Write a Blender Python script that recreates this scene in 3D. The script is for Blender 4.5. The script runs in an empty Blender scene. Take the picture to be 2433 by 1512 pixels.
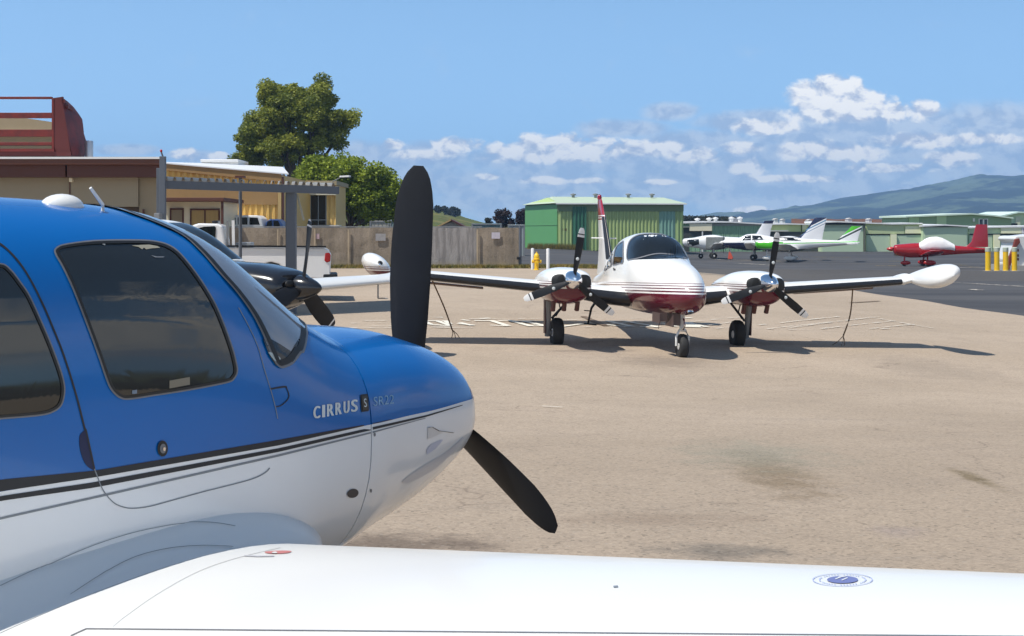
import bpy, bmesh, math, random
import numpy as np
from mathutils import Vector, Matrix, noise
from mathutils.bvhtree import BVHTree
R = math.radians
sc = bpy.context.scene
COL = sc.collection
random.seed(7)

# ------------------------------------------------------------------ camera
F, CX, HY, H = 3514.0, 1216.5, 550.0, 2.36      # focal length, centre and horizon of a 2433 px wide view; eye height
cam = bpy.data.cameras.new('camera'); cam_o = bpy.data.objects.new('camera', cam); COL.objects.link(cam_o)
cam_o.location = (0, 0, H); cam_o.rotation_euler = (R(90), 0, 0)
cam.sensor_width = 36; cam.lens = 36 * F / 2433; cam.shift_y = -206 / 2433; cam.clip_end = 20000; cam.clip_start = .05
sc.camera = cam_o
sc.view_settings.view_transform = 'Standard'; sc.view_settings.look = 'None'
sc.view_settings.exposure = 0.12; sc.view_settings.gamma = 1.0

# ------------------------------------------------------------------ sun
SUN = Vector((-.77, -.40, 1.57)).normalized()
sl = bpy.data.lights.new('sun', 'SUN'); so = bpy.data.objects.new('sun', sl); COL.objects.link(so)
sl.energy = 5.0; sl.angle = R(.53); sl.color = (1, .95, .87)
so.rotation_euler = SUN.to_track_quat('Z', 'Y').to_euler(); so.location = (-20, -10, 40)

# ------------------------------------------------------------------ sky with clouds
class NT:
    def __init__(s, nt): s.nt = nt
    def n(s, t, **k):
        o = s.nt.nodes.new(t)
        for a, v in k.items(): setattr(o, a, v)
        return o
    def put(s, sock, v):
        if isinstance(v, bpy.types.NodeSocket): s.nt.links.new(v, sock)
        elif v is not None: sock.default_value = v
    def m(s, op, a, b=None, c=None, clamp=False):
        o = s.n('ShaderNodeMath', operation=op, use_clamp=clamp)
        for i, v in enumerate((a, b, c)):
            if v is not None: s.put(o.inputs[i], v)
        return o.outputs[0]
    def mix(s, f, a, b, mode='MIX'):
        o = s.n('ShaderNodeMix', data_type='RGBA', blend_type=mode)
        s.put(o.inputs[0], f); s.put(o.inputs[6], a); s.put(o.inputs[7], b)
        return o.outputs[2]
    def sstep(s, v, a, b):
        o = s.n('ShaderNodeMapRange', interpolation_type='SMOOTHSTEP')
        s.put(o.inputs[0], v); o.inputs[1].default_value = a; o.inputs[2].default_value = b
        return o.outputs[0]
    def xyz(s, x, y, z):
        o = s.n('ShaderNodeCombineXYZ')
        s.put(o.inputs[0], x); s.put(o.inputs[1], y); s.put(o.inputs[2], z)
        return o.outputs[0]
    def sep(s, v):
        o = s.n('ShaderNodeSeparateXYZ'); s.put(o.inputs[0], v); return o.outputs
    def noise(s, v, scale, detail=4, rough=.55, dist=0):
        o = s.n('ShaderNodeTexNoise'); s.put(o.inputs['Vector'], v)
        o.inputs['Scale'].default_value = scale; o.inputs['Detail'].default_value = detail
        o.inputs['Roughness'].default_value = rough; o.inputs['Distortion'].default_value = dist
        return o.outputs[0]

w = bpy.data.worlds.new('World'); sc.world = w; w.use_nodes = True
T = NT(w.node_tree); T.nt.nodes.clear()
tc = T.n('ShaderNodeTexCoord'); dx, dy, dz = T.sep(tc.outputs['Generated'])
sky = T.n('ShaderNodeTexSky', sky_type='NISHITA'); sky.sun_disc = False
sky.sun_elevation = math.asin(SUN.z); sky.sun_rotation = math.atan2(SUN.x, SUN.y)
sky.air_density = 1.0; sky.dust_density = .2; sky.ozone_density = 2.2; sky.altitude = 50
zz = T.m('MULTIPLY_ADD', dz, .9, .18)
T.put(sky.inputs['Vector'], T.xyz(dx, dy, T.m('MAXIMUM', zz, .02)))
skyc = T.mix(1.0, sky.outputs[0], (1.20, 1.36, 1.33, 1), 'MULTIPLY')
bg = T.n('ShaderNodeBackground'); T.put(bg.inputs[0], skyc); bg.inputs[1].default_value = .15; deep = T.m('MULTIPLY', T.m('MULTIPLY_ADD', T.sstep(dz, .10, .5), -.44, 1.0), T.m('MULTIPLY_ADD', T.sstep(dz, -.02, .075), .17, .83))
T.put(bg.inputs[0], T.mix(1.0, skyc, T.xyz(deep, deep, deep), 'MULTIPLY'))
yy = T.m('MAXIMUM', dy, .04)
ca = T.m('DIVIDE', dx, yy); ce = T.m('DIVIDE', dz, yy)
def blob(px, py, rx, ry, s=1.0):
    a = T.m('MULTIPLY', T.m('SUBTRACT', ca, (px - CX) / F), F / rx)
    e = T.m('MULTIPLY', T.m('SUBTRACT', ce, (HY - py) / F), F / ry)
    d = T.m('ADD', T.m('MULTIPLY', a, a), T.m('MULTIPLY', e, e))
    return T.m('MULTIPLY', T.m('SUBTRACT', 1.0, d), s)
def field(l):
    o = None
    for b in l:
        f = T.m('MAXIMUM', blob(*b), -1.2)
        o = f if o is None else T.m('SMOOTH_MAX', o, f, .25)
    return o
def fbm(de, sc_, det, rough, zoff=0.):
    return T.noise(T.xyz(T.m('MULTIPLY', ca, 1.0), T.m('MULTIPLY', T.m('ADD', ce, de), 1.45), zoff), sc_, det, rough, .35)
white = field([(1925, 230, 60, 42, 1.5), (1985, 218, 72, 44, 1.6), (2045, 245, 80, 38, 1.5), (2100, 266, 60, 26, 1.3), (2185, 262, 46, 24), (2000, 270, 130, 24),
               (1210, 356, 60, 22), (1270, 346, 60, 28), (1330, 342, 62, 26), (1400, 350, 80, 26), (1480, 356, 60, 22), (1575, 352, 70, 20), (1300, 372, 150, 18),
               (1650, 370, 66, 20), (1080, 346, 66, 20), (932, 344, 28, 13), (1010, 368, 90, 12),
               (1780, 398, 44, 24), (1810, 302, 80, 20), (1925, 358, 80, 26), (2010, 364, 90, 20), (2260, 378, 60, 20), (1760, 352, 50, 14),
               (1160, 420, 30, 8), (1295, 430, 60, 10), (1390, 430, 50, 8), (1565, 433, 40, 7), (440, 365, 34, 15), (520, 372, 26, 10), (2190, 335, 120, 18), (2330, 330, 90, 14), (1790, 502, 42, 11), (2120, 400, 120, 10), (1880, 425, 120, 9)])
grey = field([(2030, 312, 330, 52), (2380, 310, 300, 58), (1800, 290, 150, 26), (1590, 266, 66, 22), (1480, 308, 110, 22), (1650, 335, 150, 26),
              (1280, 385, 260, 34), (1560, 392, 220, 32), (1950, 380, 330, 52), (2330, 390, 330, 70), (960, 372, 200, 34), (300, 356, 70, 14), (470, 372, 70, 16),
              (1800, 450, 1000, 75, .75), (1150, 425, 420, 46, .7)])
n1 = fbm(0, 62, 9, .56); n1u = fbm(.005, 62, 9, .56); n2 = fbm(0, 26, 8, .6, 3.); n3 = fbm(0, 150, 6, .6, 7.)
wd = T.m('ADD', T.m('ADD', white, .22), T.m('MULTIPLY', T.m('SUBTRACT', n1, .46), 4.2))
wm = T.m('MULTIPLY', T.sstep(wd, -.06, 1.1), T.sstep(white, -1.0, -.35))
gd = T.m('ADD', T.m('ADD', grey, .25), T.m('MULTIPLY', T.m('SUBTRACT', n2, .44), 2.6))
gm = T.m('MULTIPLY', T.sstep(gd, -.45, 1.15), .82)
lit = T.m('ADD', .56, T.m('ADD', T.m('MULTIPLY', T.m('SUBTRACT', n1, n1u), 5.0), T.m('MULTIPLY', T.sstep(wd, .3, 1.6), .36)), None, True)
wc = T.mix(lit, (.50, .58, .74, 1), (1.12, 1.10, 1.06, 1))
gc = T.mix(T.sstep(T.m('ADD', n1, T.m('MULTIPLY', T.m('SUBTRACT', n3, .5), .3)), .38, .60), (.40, .51, .71, 1), (.66, .74, .86, 1))
bgG = T.n('ShaderNodeBackground'); T.put(bgG.inputs[0], gc)
bgW = T.n('ShaderNodeBackground'); T.put(bgW.inputs[0], wc)
m1 = T.n('ShaderNodeMixShader'); m2 = T.n('ShaderNodeMixShader'); ow = T.n('ShaderNodeOutputWorld')
up = T.m('MULTIPLY', T.sstep(dy, .05, .3), T.sstep(ce, 0, .012))
T.put(m1.inputs[0], T.m('MULTIPLY', gm, up)); T.put(m1.inputs[1], bg.outputs[0]); T.put(m1.inputs[2], bgG.outputs[0])
T.put(m2.inputs[0], T.m('MULTIPLY', wm, up)); T.put(m2.inputs[1], m1.outputs[0]); T.put(m2.inputs[2], bgW.outputs[0])
# broken cloud behind the viewer, low over the horizon
vb = T.xyz(T.m('ARCTAN2', dx, dy), T.m('MULTIPLY', dz, 2.2), 0.); nb = T.noise(vb, 2.6, 7, .58, .4)
mB = T.m('MULTIPLY', T.m('MULTIPLY', T.sstep(T.m('SUBTRACT', nb, T.m('MULTIPLY', dz, .55)), .30, .46), T.sstep(T.m('MULTIPLY', dy, -1.0), -.75, -.35)), T.sstep(dz, 0., .02))
bgB = T.n('ShaderNodeBackground'); T.put(bgB.inputs[0], T.mix(T.sstep(nb, .4, .62), (.62, .62, .62, 1), (1.0, .95, .86, 1)))
m3 = T.n('ShaderNodeMixShader'); T.put(m3.inputs[0], mB); T.put(m3.inputs[1], m2.outputs[0]); T.put(m3.inputs[2], bgB.outputs[0])
T.put(ow.inputs[0], m3.outputs[0])

# ------------------------------------------------------------------ helpers
def clamp(t, a=0., b=1.): return max(a, min(b, t))
def ss(a, b, t):
    t = clamp((t - a) / (b - a)); return t * t * (3 - 2 * t)
def lerp(a, b, t): return a + (b - a) * t
def interp(x, xs, ys):
    if x <= xs[0]: return ys[0]
    for i in range(len(xs) - 1):
        if x <= xs[i + 1]: return lerp(ys[i], ys[i + 1], (x - xs[i]) / (xs[i + 1] - xs[i]))
    return ys[-1]
def g(x, y):                                     # the lie of the ground
    z = .45 * (1 - ss(6, 25, y))
    z -= .022 * clamp(x - 3, -11, 8) * ss(12, 24, y) * (1 - ss(36, 60, y))
    z -= .035 * ss(12, 22, y) * (1 - ss(38, 56, y))
    z += .6 * ss(24, 56, y) * (1 - ss(3, 16, x)) * (1 - ss(170, 260, y))
    return z
def at(px, py, Y): return Vector(((px - CX) / F * Y, Y, H - (py - HY) / F * Y))
def gpt(px, py, dz=.0):                          # the ground point seen at a pixel
    lo, hi = 4.0, 400.0
    for _ in range(50):
        mid = (lo + hi) / 2; p = at(px, py, mid)
        if p.z > g(p.x, p.y): lo = mid
        else: hi = mid
    p = at(px, py, lo); p.z = g(p.x, p.y) + dz
    return p
def on(px, Y):
    x = (px - CX) / F * Y
    return Vector((x, Y, g(x, Y)))
def Z(pts, s, ox, oy): return [((x / s + ox) / 1.65721, (y / s + oy) / 1.65721) for x, y in pts]

WM = {}
def link(o, parent=None):
    COL.objects.link(o)
    if parent is not None: o.parent = parent
    return o
def tag(o, label=None, cat=None, group=None, kind=None):
    if label: o['label'] = label
    if cat: o['category'] = cat
    if group: o['group'] = group
    if kind: o['kind'] = kind
    return o
def thing(name, label, cat, loc=(0, 0, 0), rot=(0, 0, 0), group=None):
    o = bpy.data.objects.new(name, None); COL.objects.link(o); o.empty_display_size = .2
    o.location = loc; o.rotation_euler = rot
    from mathutils import Euler
    WM[o] = Matrix.Translation(Vector(loc)) @ Euler(rot).to_matrix().to_4x4()
    return tag(o, label, cat, group)
class MB:
    def __init__(s): s.v = []; s.f = []; s.mi = []
    def add(s, vs, fs, mi=0):
        b = len(s.v); s.v += [tuple(v) for v in vs]
        for f in fs: s.f.append(tuple(b + i for i in f)); s.mi.append(mi)
        return s
    def box(s, x0, x1, y0, y1, z0, z1, mi=0):
        return s.add([(x0, y0, z0), (x1, y0, z0), (x1, y1, z0), (x0, y1, z0), (x0, y0, z1), (x1, y0, z1), (x1, y1, z1), (x0, y1, z1)],
                     [(0, 3, 2, 1), (4, 5, 6, 7), (0, 1, 5, 4), (1, 2, 6, 5), (2, 3, 7, 6), (3, 0, 4, 7)], mi)
    def bar(s, a, b, wx, wz, mi=0, up=(0, 0, 1)):
        a = Vector(a); b = Vector(b); d = (b - a).normalized(); u = Vector(up)
        if abs(d.dot(u)) > .97: u = Vector((0, 1, 0))
        r = d.cross(u).normalized() * wx / 2; u = r.cross(d).normalized() * wz / 2
        vs = [p + i * r + j * u for p in (a, b) for i, j in ((-1, -1), (1, -1), (1, 1), (-1, 1))]
        return s.add(vs, [(0, 1, 2, 3), (7, 6, 5, 4), (0, 4, 5, 1), (1, 5, 6, 2), (2, 6, 7, 3), (3, 7, 4, 0)], mi)
    def loft(s, rings, cap0=True, cap1=True, mi=0, closed=True, mif=None):
        n = len(rings[0]); b = len(s.v)
        for r in rings: s.v += [tuple(p) for p in r]
        for i in range(len(rings) - 1):
            for j in range(n if closed else n - 1):
                k = (j + 1) % n
                s.f.append((b + i * n + j, b + i * n + k, b + (i + 1) * n + k, b + (i + 1) * n + j)); s.mi.append(mif(i, j) if mif else mi)
        if cap0: s.f.append(tuple(b + j for j in reversed(range(n)))); s.mi.append(mif(0, 0) if mif else mi)
        if cap1: s.f.append(tuple(b + (len(rings) - 1) * n + j for j in range(n))); s.mi.append(mif(len(rings) - 2, 0) if mif else mi)
        return s
    def tube(s, pts, r, n=8, mi=0):
        pts = [Vector(p) for p in pts]; rs = r if isinstance(r, (list, tuple)) else [r] * len(pts); rings = []
        for i, p in enumerate(pts):
            d = (pts[min(i + 1, len(pts) - 1)] - pts[max(i - 1, 0)]).normalized()
            u = Vector((0, 0, 1)) if abs(d.z) < .9 else Vector((1, 0, 0))
            a = d.cross(u).normalized(); c = a.cross(d)
            rings.append([p + rs[i] * (a * math.cos(t) + c * math.sin(t)) for t in (2 * math.pi * k / n for k in range(n))])
        return s.loft(rings, mi=mi)
    def lathe(s, prof, c, axis='z', n=24, mi=0):      # prof: (radius, along)
        c = Vector(c); rings = []
        for r, h in prof:
            ring = []
            for k in range(n):
                t = 2 * math.pi * k / n; a, b = r * math.cos(t), r * math.sin(t)
                ring.append(c + (Vector((a, b, h)) if axis == 'z' else Vector((h, a, b)) if axis == 'x' else Vector((b, h, a))))
            rings.append(ring)
        return s.loft(rings, mi=mi)
    def prism(s, poly, d0, d1, plane='xz', mi=0):     # an outline given a thickness
        f = {'xz': lambda p, d: (p[0], d, p[1]), 'xy': lambda p, d: (p[0], p[1], d), 'yz': lambda p, d: (d, p[0], p[1])}[plane]
        n = len(poly); b = len(s.v)
        s.v += [f(p, d0) for p in poly] + [f(p, d1) for p in poly]
        s.f.append(tuple(range(b, b + n))); s.f.append(tuple(reversed(range(b + n, b + 2 * n)))); s.mi += [mi, mi]
        for i in range(n):
            j = (i + 1) % n; s.f.append((b + i, b + n + i, b + n + j, b + j)); s.mi.append(mi)
        return s
    def ell(s, c, r, n=16, m=10, mi=0):
        c = Vector(c); rings = []
        for i in range(m + 1):
            t = -math.pi / 2 + math.pi * i / m; q = max(math.cos(t), .02)
            rings.append([c + Vector((r[0] * q * math.cos(a), r[1] * q * math.sin(a), r[2] * math.sin(t))) for a in (2 * math.pi * k / n for k in range(n))])
        return s.loft(rings, mi=mi)
def corr(mb, x0, x1, Y, z0, zt, pitch=.3, dep=.06, thick=.1, mi=0):     # a sheet of trapezoid ribs facing the viewer's side; zt(x) is its upper edge
    xs = []; x = x0; k = 0
    while x < x1:
        for f, d in ((0, 0), (.42, 0), (.54, 1), (.88, 1)):
            if x + f * pitch < x1: xs.append((x + f * pitch, d))
        x += pitch
    xs.append((x1, xs[-1][1]))
    lo = [(x, Y - dep * d, z0) for x, d in xs]; hi = [(x, Y - dep * d, zt(x)) for x, d in xs]
    return mb.loft([[(x0, Y + thick, z0), *lo, (x1, Y + thick, z0)], [(x0, Y + thick, zt(x0)), *hi, (x1, Y + thick, zt(x1))]], True, True)
def obj(name, mb, mats, parent=None, local=False, smooth=None, bevel=0):
    me = bpy.data.meshes.new(name); v = mb.v
    if parent is not None and not local:
        inv = WM[parent].inverted(); v = [inv @ Vector(p) for p in v]
    me.from_pydata([tuple(p) for p in v], [], mb.f)
    for m_ in (mats if isinstance(mats, (list, tuple)) else [mats]): me.materials.append(m_)
    me.polygons.foreach_set('material_index', mb.mi)
    bm = bmesh.new(); bm.from_mesh(me); bmesh.ops.recalc_face_normals(bm, faces=bm.faces); bm.to_mesh(me); bm.free()
    if smooth is not None:
        me.polygons.foreach_set('use_smooth', [True] * len(me.polygons)); me.set_sharp_from_angle(angle=R(smooth))
    o = bpy.data.objects.new(name, me); link(o, parent); WM[o] = WM[parent] if (parent is not None) else Matrix()
    if bevel:
        b = o.modifiers.new('bevel', 'BEVEL'); b.width = bevel; b.segments = 2; b.limit_method = 'ANGLE'
    return o
def cr(pts, n=6, closed=True):                        # smooth curve through points
    P = [Vector(p) for p in pts]; out = []; N = len(P)
    for i in range(N if closed else N - 1):
        if closed: a, b, c, d = P[i - 1], P[i], P[(i + 1) % N], P[(i + 2) % N]
        else: a, b, c, d = P[max(i - 1, 0)], P[i], P[i + 1], P[min(i + 2, N - 1)]
        for k in range(n):
            t = k / n
            out.append(.5 * ((2 * b) + (c - a) * t + (2 * a - 5 * b + 4 * c - d) * t * t + (3 * b - a - 3 * c + d) * t ** 3))
    if not closed: out.append(P[-1])
    return out
def inset(pl, d):
    n = len(pl); area = sum(pl[i].x * pl[(i + 1) % n].y - pl[(i + 1) % n].x * pl[i].y for i in range(n)); sg = 1 if area > 0 else -1
    out = []
    for i in range(n):
        t = (pl[(i + 1) % n] - pl[i - 1]).normalized(); out.append(pl[i] + Vector((-t.y, t.x)) * d * sg)
    return out
class Skin:                                            # lays outlines onto a curved surface
    def __init__(s, objs, parent):
        s.inv = WM[parent].inverted(); vs = []; fs = []
        for o in objs:
            b = len(vs); vs += [v.co.copy() for v in o.data.vertices]; fs += [[b + i for i in p.vertices] for p in o.data.polygons]
        s.b = BVHTree.FromPolygons(vs, fs); s.o = s.inv @ cam_o.location
    def pix(s, p):
        return s.o, (s.inv.to_3x3() @ Vector(((p[0] - CX) / F, 1, -(p[1] - HY) / F))).normalized()
    def top(s, p): return Vector((p[0], p[1], 9)), Vector((0, 0, -1))
    def side(s, p): return Vector((9, p[0], p[1])), Vector((-1, 0, 0))
    def hit(s, p, off, how='pix'):
        if how == 'par':
            f = lambda a, u: Vector(surf(s.st, u, a)); q = f(p[0], p[1]); nr = (f(p[0] + .004, p[1]) - f(p[0] - .004, p[1])).cross(f(p[0], p[1] + .004) - f(p[0], p[1] - .004)).normalized()
            if nr.dot(q - Vector((0, q.y, s.mid))) < 0: nr = -nr
            return q + nr * off
        o, d = getattr(s, how)(p); h, nr, _, _ = s.b.ray_cast(o, d)
        if h is None:
            q = s.b.find_nearest(o + d * s.last); h, nr = q[0], q[1]
        else: s.last = (h - o).length
        if nr.dot(d) > 0: nr = -nr
        return h + nr * off
    last = 6.
    def patch(s, mb, outline, off, step, how='pix', mi=0):
        bm = bmesh.new(); bm.faces.new([bm.verts.new((p[0], p[1], 0)) for p in outline])
        bmesh.ops.triangulate(bm, faces=bm.faces)
        xs = [p[0] for p in outline]; ys = [p[1] for p in outline]
        for ax, lo, hi in ((0, min(xs), max(xs)), (1, min(ys), max(ys))):
            t = lo + step
            while t < hi:
                co = (t, 0, 0) if ax == 0 else (0, t, 0); no = (1, 0, 0) if ax == 0 else (0, 1, 0)
                bmesh.ops.bisect_plane(bm, geom=bm.verts[:] + bm.edges[:] + bm.faces[:], plane_co=co, plane_no=no); t += step
        bm.verts.index_update()
        mb.add([s.hit(v.co, off, how) for v in bm.verts], [[v.index for v in f.verts] for f in bm.faces], mi); bm.free()
        return mb
    def ring(s, mb, a, b, off, off2=None, how='pix', mi=0, closed=True):
        n = len(a); vs = [s.hit(p, off, how) for p in a] + [s.hit(p, off if off2 is None else off2, how) for p in b]
        return mb.add(vs, [(i, (i + 1) % n, n + (i + 1) % n, n + i) for i in range(n if closed else n - 1)], mi)
    def ribbon(s, mb, pts, wd, off, how='pix', mi=0):
        pts = [Vector(p) for p in pts]; A, B = [], []
        for i, p in enumerate(pts):
            t = (pts[min(i + 1, len(pts) - 1)] - pts[max(i - 1, 0)]).normalized(); q = Vector((-t.y, t.x)) * wd / 2
            A.append(p + q); B.append(p - q)
        return s.ring(mb, A, B, off, how=how, mi=mi, closed=False)
def mirrored(mb):
    o = MB(); o.v = [(-x, y, z) for x, y, z in mb.v]; o.f = list(mb.f); o.mi = list(mb.mi); return o
def text_shape(txt):
    cu = bpy.data.curves.new('t', 'FONT'); cu.body = txt; cu.resolution_u = 4
    o = bpy.data.objects.new('t', cu); COL.objects.link(o)
    dg = bpy.context.evaluated_depsgraph_get(); me = o.evaluated_get(dg).to_mesh()
    vs = [v.co.copy() for v in me.vertices]; fs = [list(p.vertices) for p in me.polygons]
    o.evaluated_get(dg).to_mesh_clear(); bpy.data.objects.remove(o); bpy.data.curves.remove(cu)
    x0, x1 = min(v.x for v in vs), max(v.x for v in vs); y0, y1 = min(v.y for v in vs), max(v.y for v in vs)
    return [((v.x - x0) / (x1 - x0), (v.y - y0) / (y1 - y0)) for v in vs], fs
def quadmap(q, u, v):                                  # q = TL TR BR BL
    q = [Vector(p) for p in q]; return (q[3] * (1 - u) + q[2] * u) * (1 - v) + (q[0] * (1 - u) + q[1] * u) * v

# ------------------------------------------------------------------ materials
def pbr(name, col, rough=.5, metal=0., coat=0., var=0., scale=4., bump=0., bscale=None, spec=.5, stretch=None, col2=None, emit=None):
    mt = bpy.data.materials.new(name); mt.use_nodes = True; t = NT(mt.node_tree); b = t.nt.nodes['Principled BSDF']
    b.inputs['Roughness'].default_value = rough; b.inputs['Metallic'].default_value = metal
    b.inputs['Coat Weight'].default_value = coat; b.inputs['Coat Roughness'].default_value = .04; b.inputs['Specular IOR Level'].default_value = spec
    c = (*col, 1)
    if var or bump or col2:
        tc_ = t.n('ShaderNodeTexCoord'); v = tc_.outputs['Object']
        if stretch:
            mp = t.n('ShaderNodeMapping'); t.put(mp.inputs[0], v); mp.inputs['Scale'].default_value = stretch; v = mp.outputs[0]
        n = t.noise(v, scale, 6, .62)
        if col2: t.put(b.inputs['Base Color'], t.mix(t.sstep(n, .38, .62), c, (*col2, 1)))
        elif var:
            k = t.m('MULTIPLY_ADD', t.m('SUBTRACT', n, .5), var * 2.4, 1.0)
            t.put(b.inputs['Base Color'], t.mix(1.0, c, t.xyz(k, k, k), 'MULTIPLY'))
            t.put(b.inputs['Roughness'], t.m('MULTIPLY_ADD', t.m('SUBTRACT', n, .5), var * .8, rough, True))
        else: b.inputs['Base Color'].default_value = c
        if bump:
            bp = t.n('ShaderNodeBump'); bp.inputs['Strength'].default_value = bump; bp.inputs['Distance'].default_value = .02
            t.put(bp.inputs['Height'], t.noise(v, bscale or scale * 6, 5, .6)); t.put(b.inputs['Normal'], bp.outputs[0])
    else: b.inputs['Base Color'].default_value = c
    return mt
def rib(name, col, axis, pitch, var=.06, rough=.5, depth=.6):      # ribbed metal sheet
    mt = pbr(name, col, rough, var=var, scale=.8); t = NT(mt.node_tree); b = t.nt.nodes['Principled BSDF']
    tc_ = t.n('ShaderNodeTexCoord'); x = t.sep(tc_.outputs['Object'])['XYZ'.index(axis)]
    h = t.m('ABSOLUTE', t.m('SINE', t.m('MULTIPLY', x, math.pi / pitch))); h = t.sstep(h, .55, .85)
    bp = t.n('ShaderNodeBump'); bp.inputs['Strength'].default_value = depth; bp.inputs['Distance'].default_value = pitch * .25
    t.put(bp.inputs['Height'], h); t.put(b.inputs['Normal'], bp.outputs[0])
    return mt
M = {}
M['white'] = pbr('white_paint', (.735, .735, .715), .28, coat=.15, var=.02, scale=1.5)
M['white2'] = pbr('white_paint_dull', (.74, .74, .73), .4, var=.06, scale=2)
M['cream'] = pbr('cream_paint', (.76, .71, .54), .5, var=.05)
M['black'] = pbr('black_paint', (.012, .012, .014), .18, coat=.5)
M['blackm'] = pbr('black_satin', (.011, .012, .015), .5, var=.15, scale=9, spec=.3)
M['boot'] = pbr('black_rubber_boot', (.016, .016, .018), .33, var=.1, scale=6)
M['glass'] = pbr('dark_glass', (.010, .012, .013), .03, spec=.55)
M['glasss'] = pbr('tinted_side_glass', (.016, .017, .015), .03, spec=1.0)
M['glassw'] = pbr('windscreen_glass', (.17, .20, .25), .04, spec=.8, coat=.5)  # mid-grey base stands in for sky reflection and brightness seen through
M['seal'] = pbr('window_seal', (.012, .012, .012), .5)
M['trim'] = pbr('window_trim', (.16, .16, .17), .4)
M['navy'] = pbr('navy_paint', (.012, .018, .07), .2, coat=.5)
M['green'] = pbr('lime_paint', (.10, .55, .02), .25, coat=.4)
M['maroon'] = pbr('maroon_paint', (.12, .006, .022), .16, coat=.7)
M['red'] = pbr('red_paint', (.42, .012, .014), .25, coat=.4)
M['chrome'] = pbr('polished_metal', (.86, .86, .88), .07, metal=1)
M['steel'] = pbr('grey_steel', (.22, .23, .24), .5, var=.12, scale=5)
M['steelp'] = pbr('painted_grey_steel', (.095, .11, .135), .5, var=.1, scale=3)
M['tyre'] = pbr('tyre_rubber', (.02, .02, .02), .75, var=.15, scale=20)
M['rope'] = pbr('rope_fibre', (.16, .10, .055), .9, var=.3, scale=30)
M['yellow'] = pbr('yellow_paint', (.80, .50, .015), .4, var=.08, scale=6)
M['grey'] = pbr('grey_decal', (.20, .22, .24), .4)
M['silver'] = pbr('silver_lettering', (.62, .66, .66), .3)
M['line'] = pbr('panel_gap', (.02, .02, .022), .6)
M['engine'] = pbr('engine_metal', (.19, .2, .19), .55, var=.5, scale=6)
# ------------------------------------------------------------------ the ground
def ysteps(y0, y1):
    ys = [y0]; 
    while ys[-1] < y1:
        y = ys[-1]; ys.append(min(y1, y + (1. if y < 90 else 3. if y < 200 else 15 if y < 500 else 120)))
    return ys
def sheet(name, ys, x0, x1, dz, mat, nx=60, kind='structure', pw=1.):
    mb = MB(); rows = []
    for y in ys:
        a, b = x0(y), x1(y); rows.append([(x, y, g(x, y) + dz) for x in (lerp(a, b, i / nx) for i in range(nx + 1))])
    mb.loft(rows, False, False, closed=False)
    return tag(obj(name, mb, mat, smooth=60), kind=kind)
def xb(y): return 15 - .145 * (y - 43.6) + .12 * math.sin(y * .9)
mt = pbr('far_ground', (.10, .10, .045), .95, var=.4, scale=.02); M['land'] = mt
mb = MB(); xs = [-3800, -2000, -900, -300] + list(range(-150, 180, 6)) + [300, 900, 2200, 3800]
mb.loft([[(x, y, g(x, y) - .15) for x in xs] for y in ysteps(-60, 200) + [260, 400, 800, 1500, 2800, 4100]], False, False, closed=False)
tag(obj('ground', mb, mt, smooth=60), kind='structure')

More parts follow.
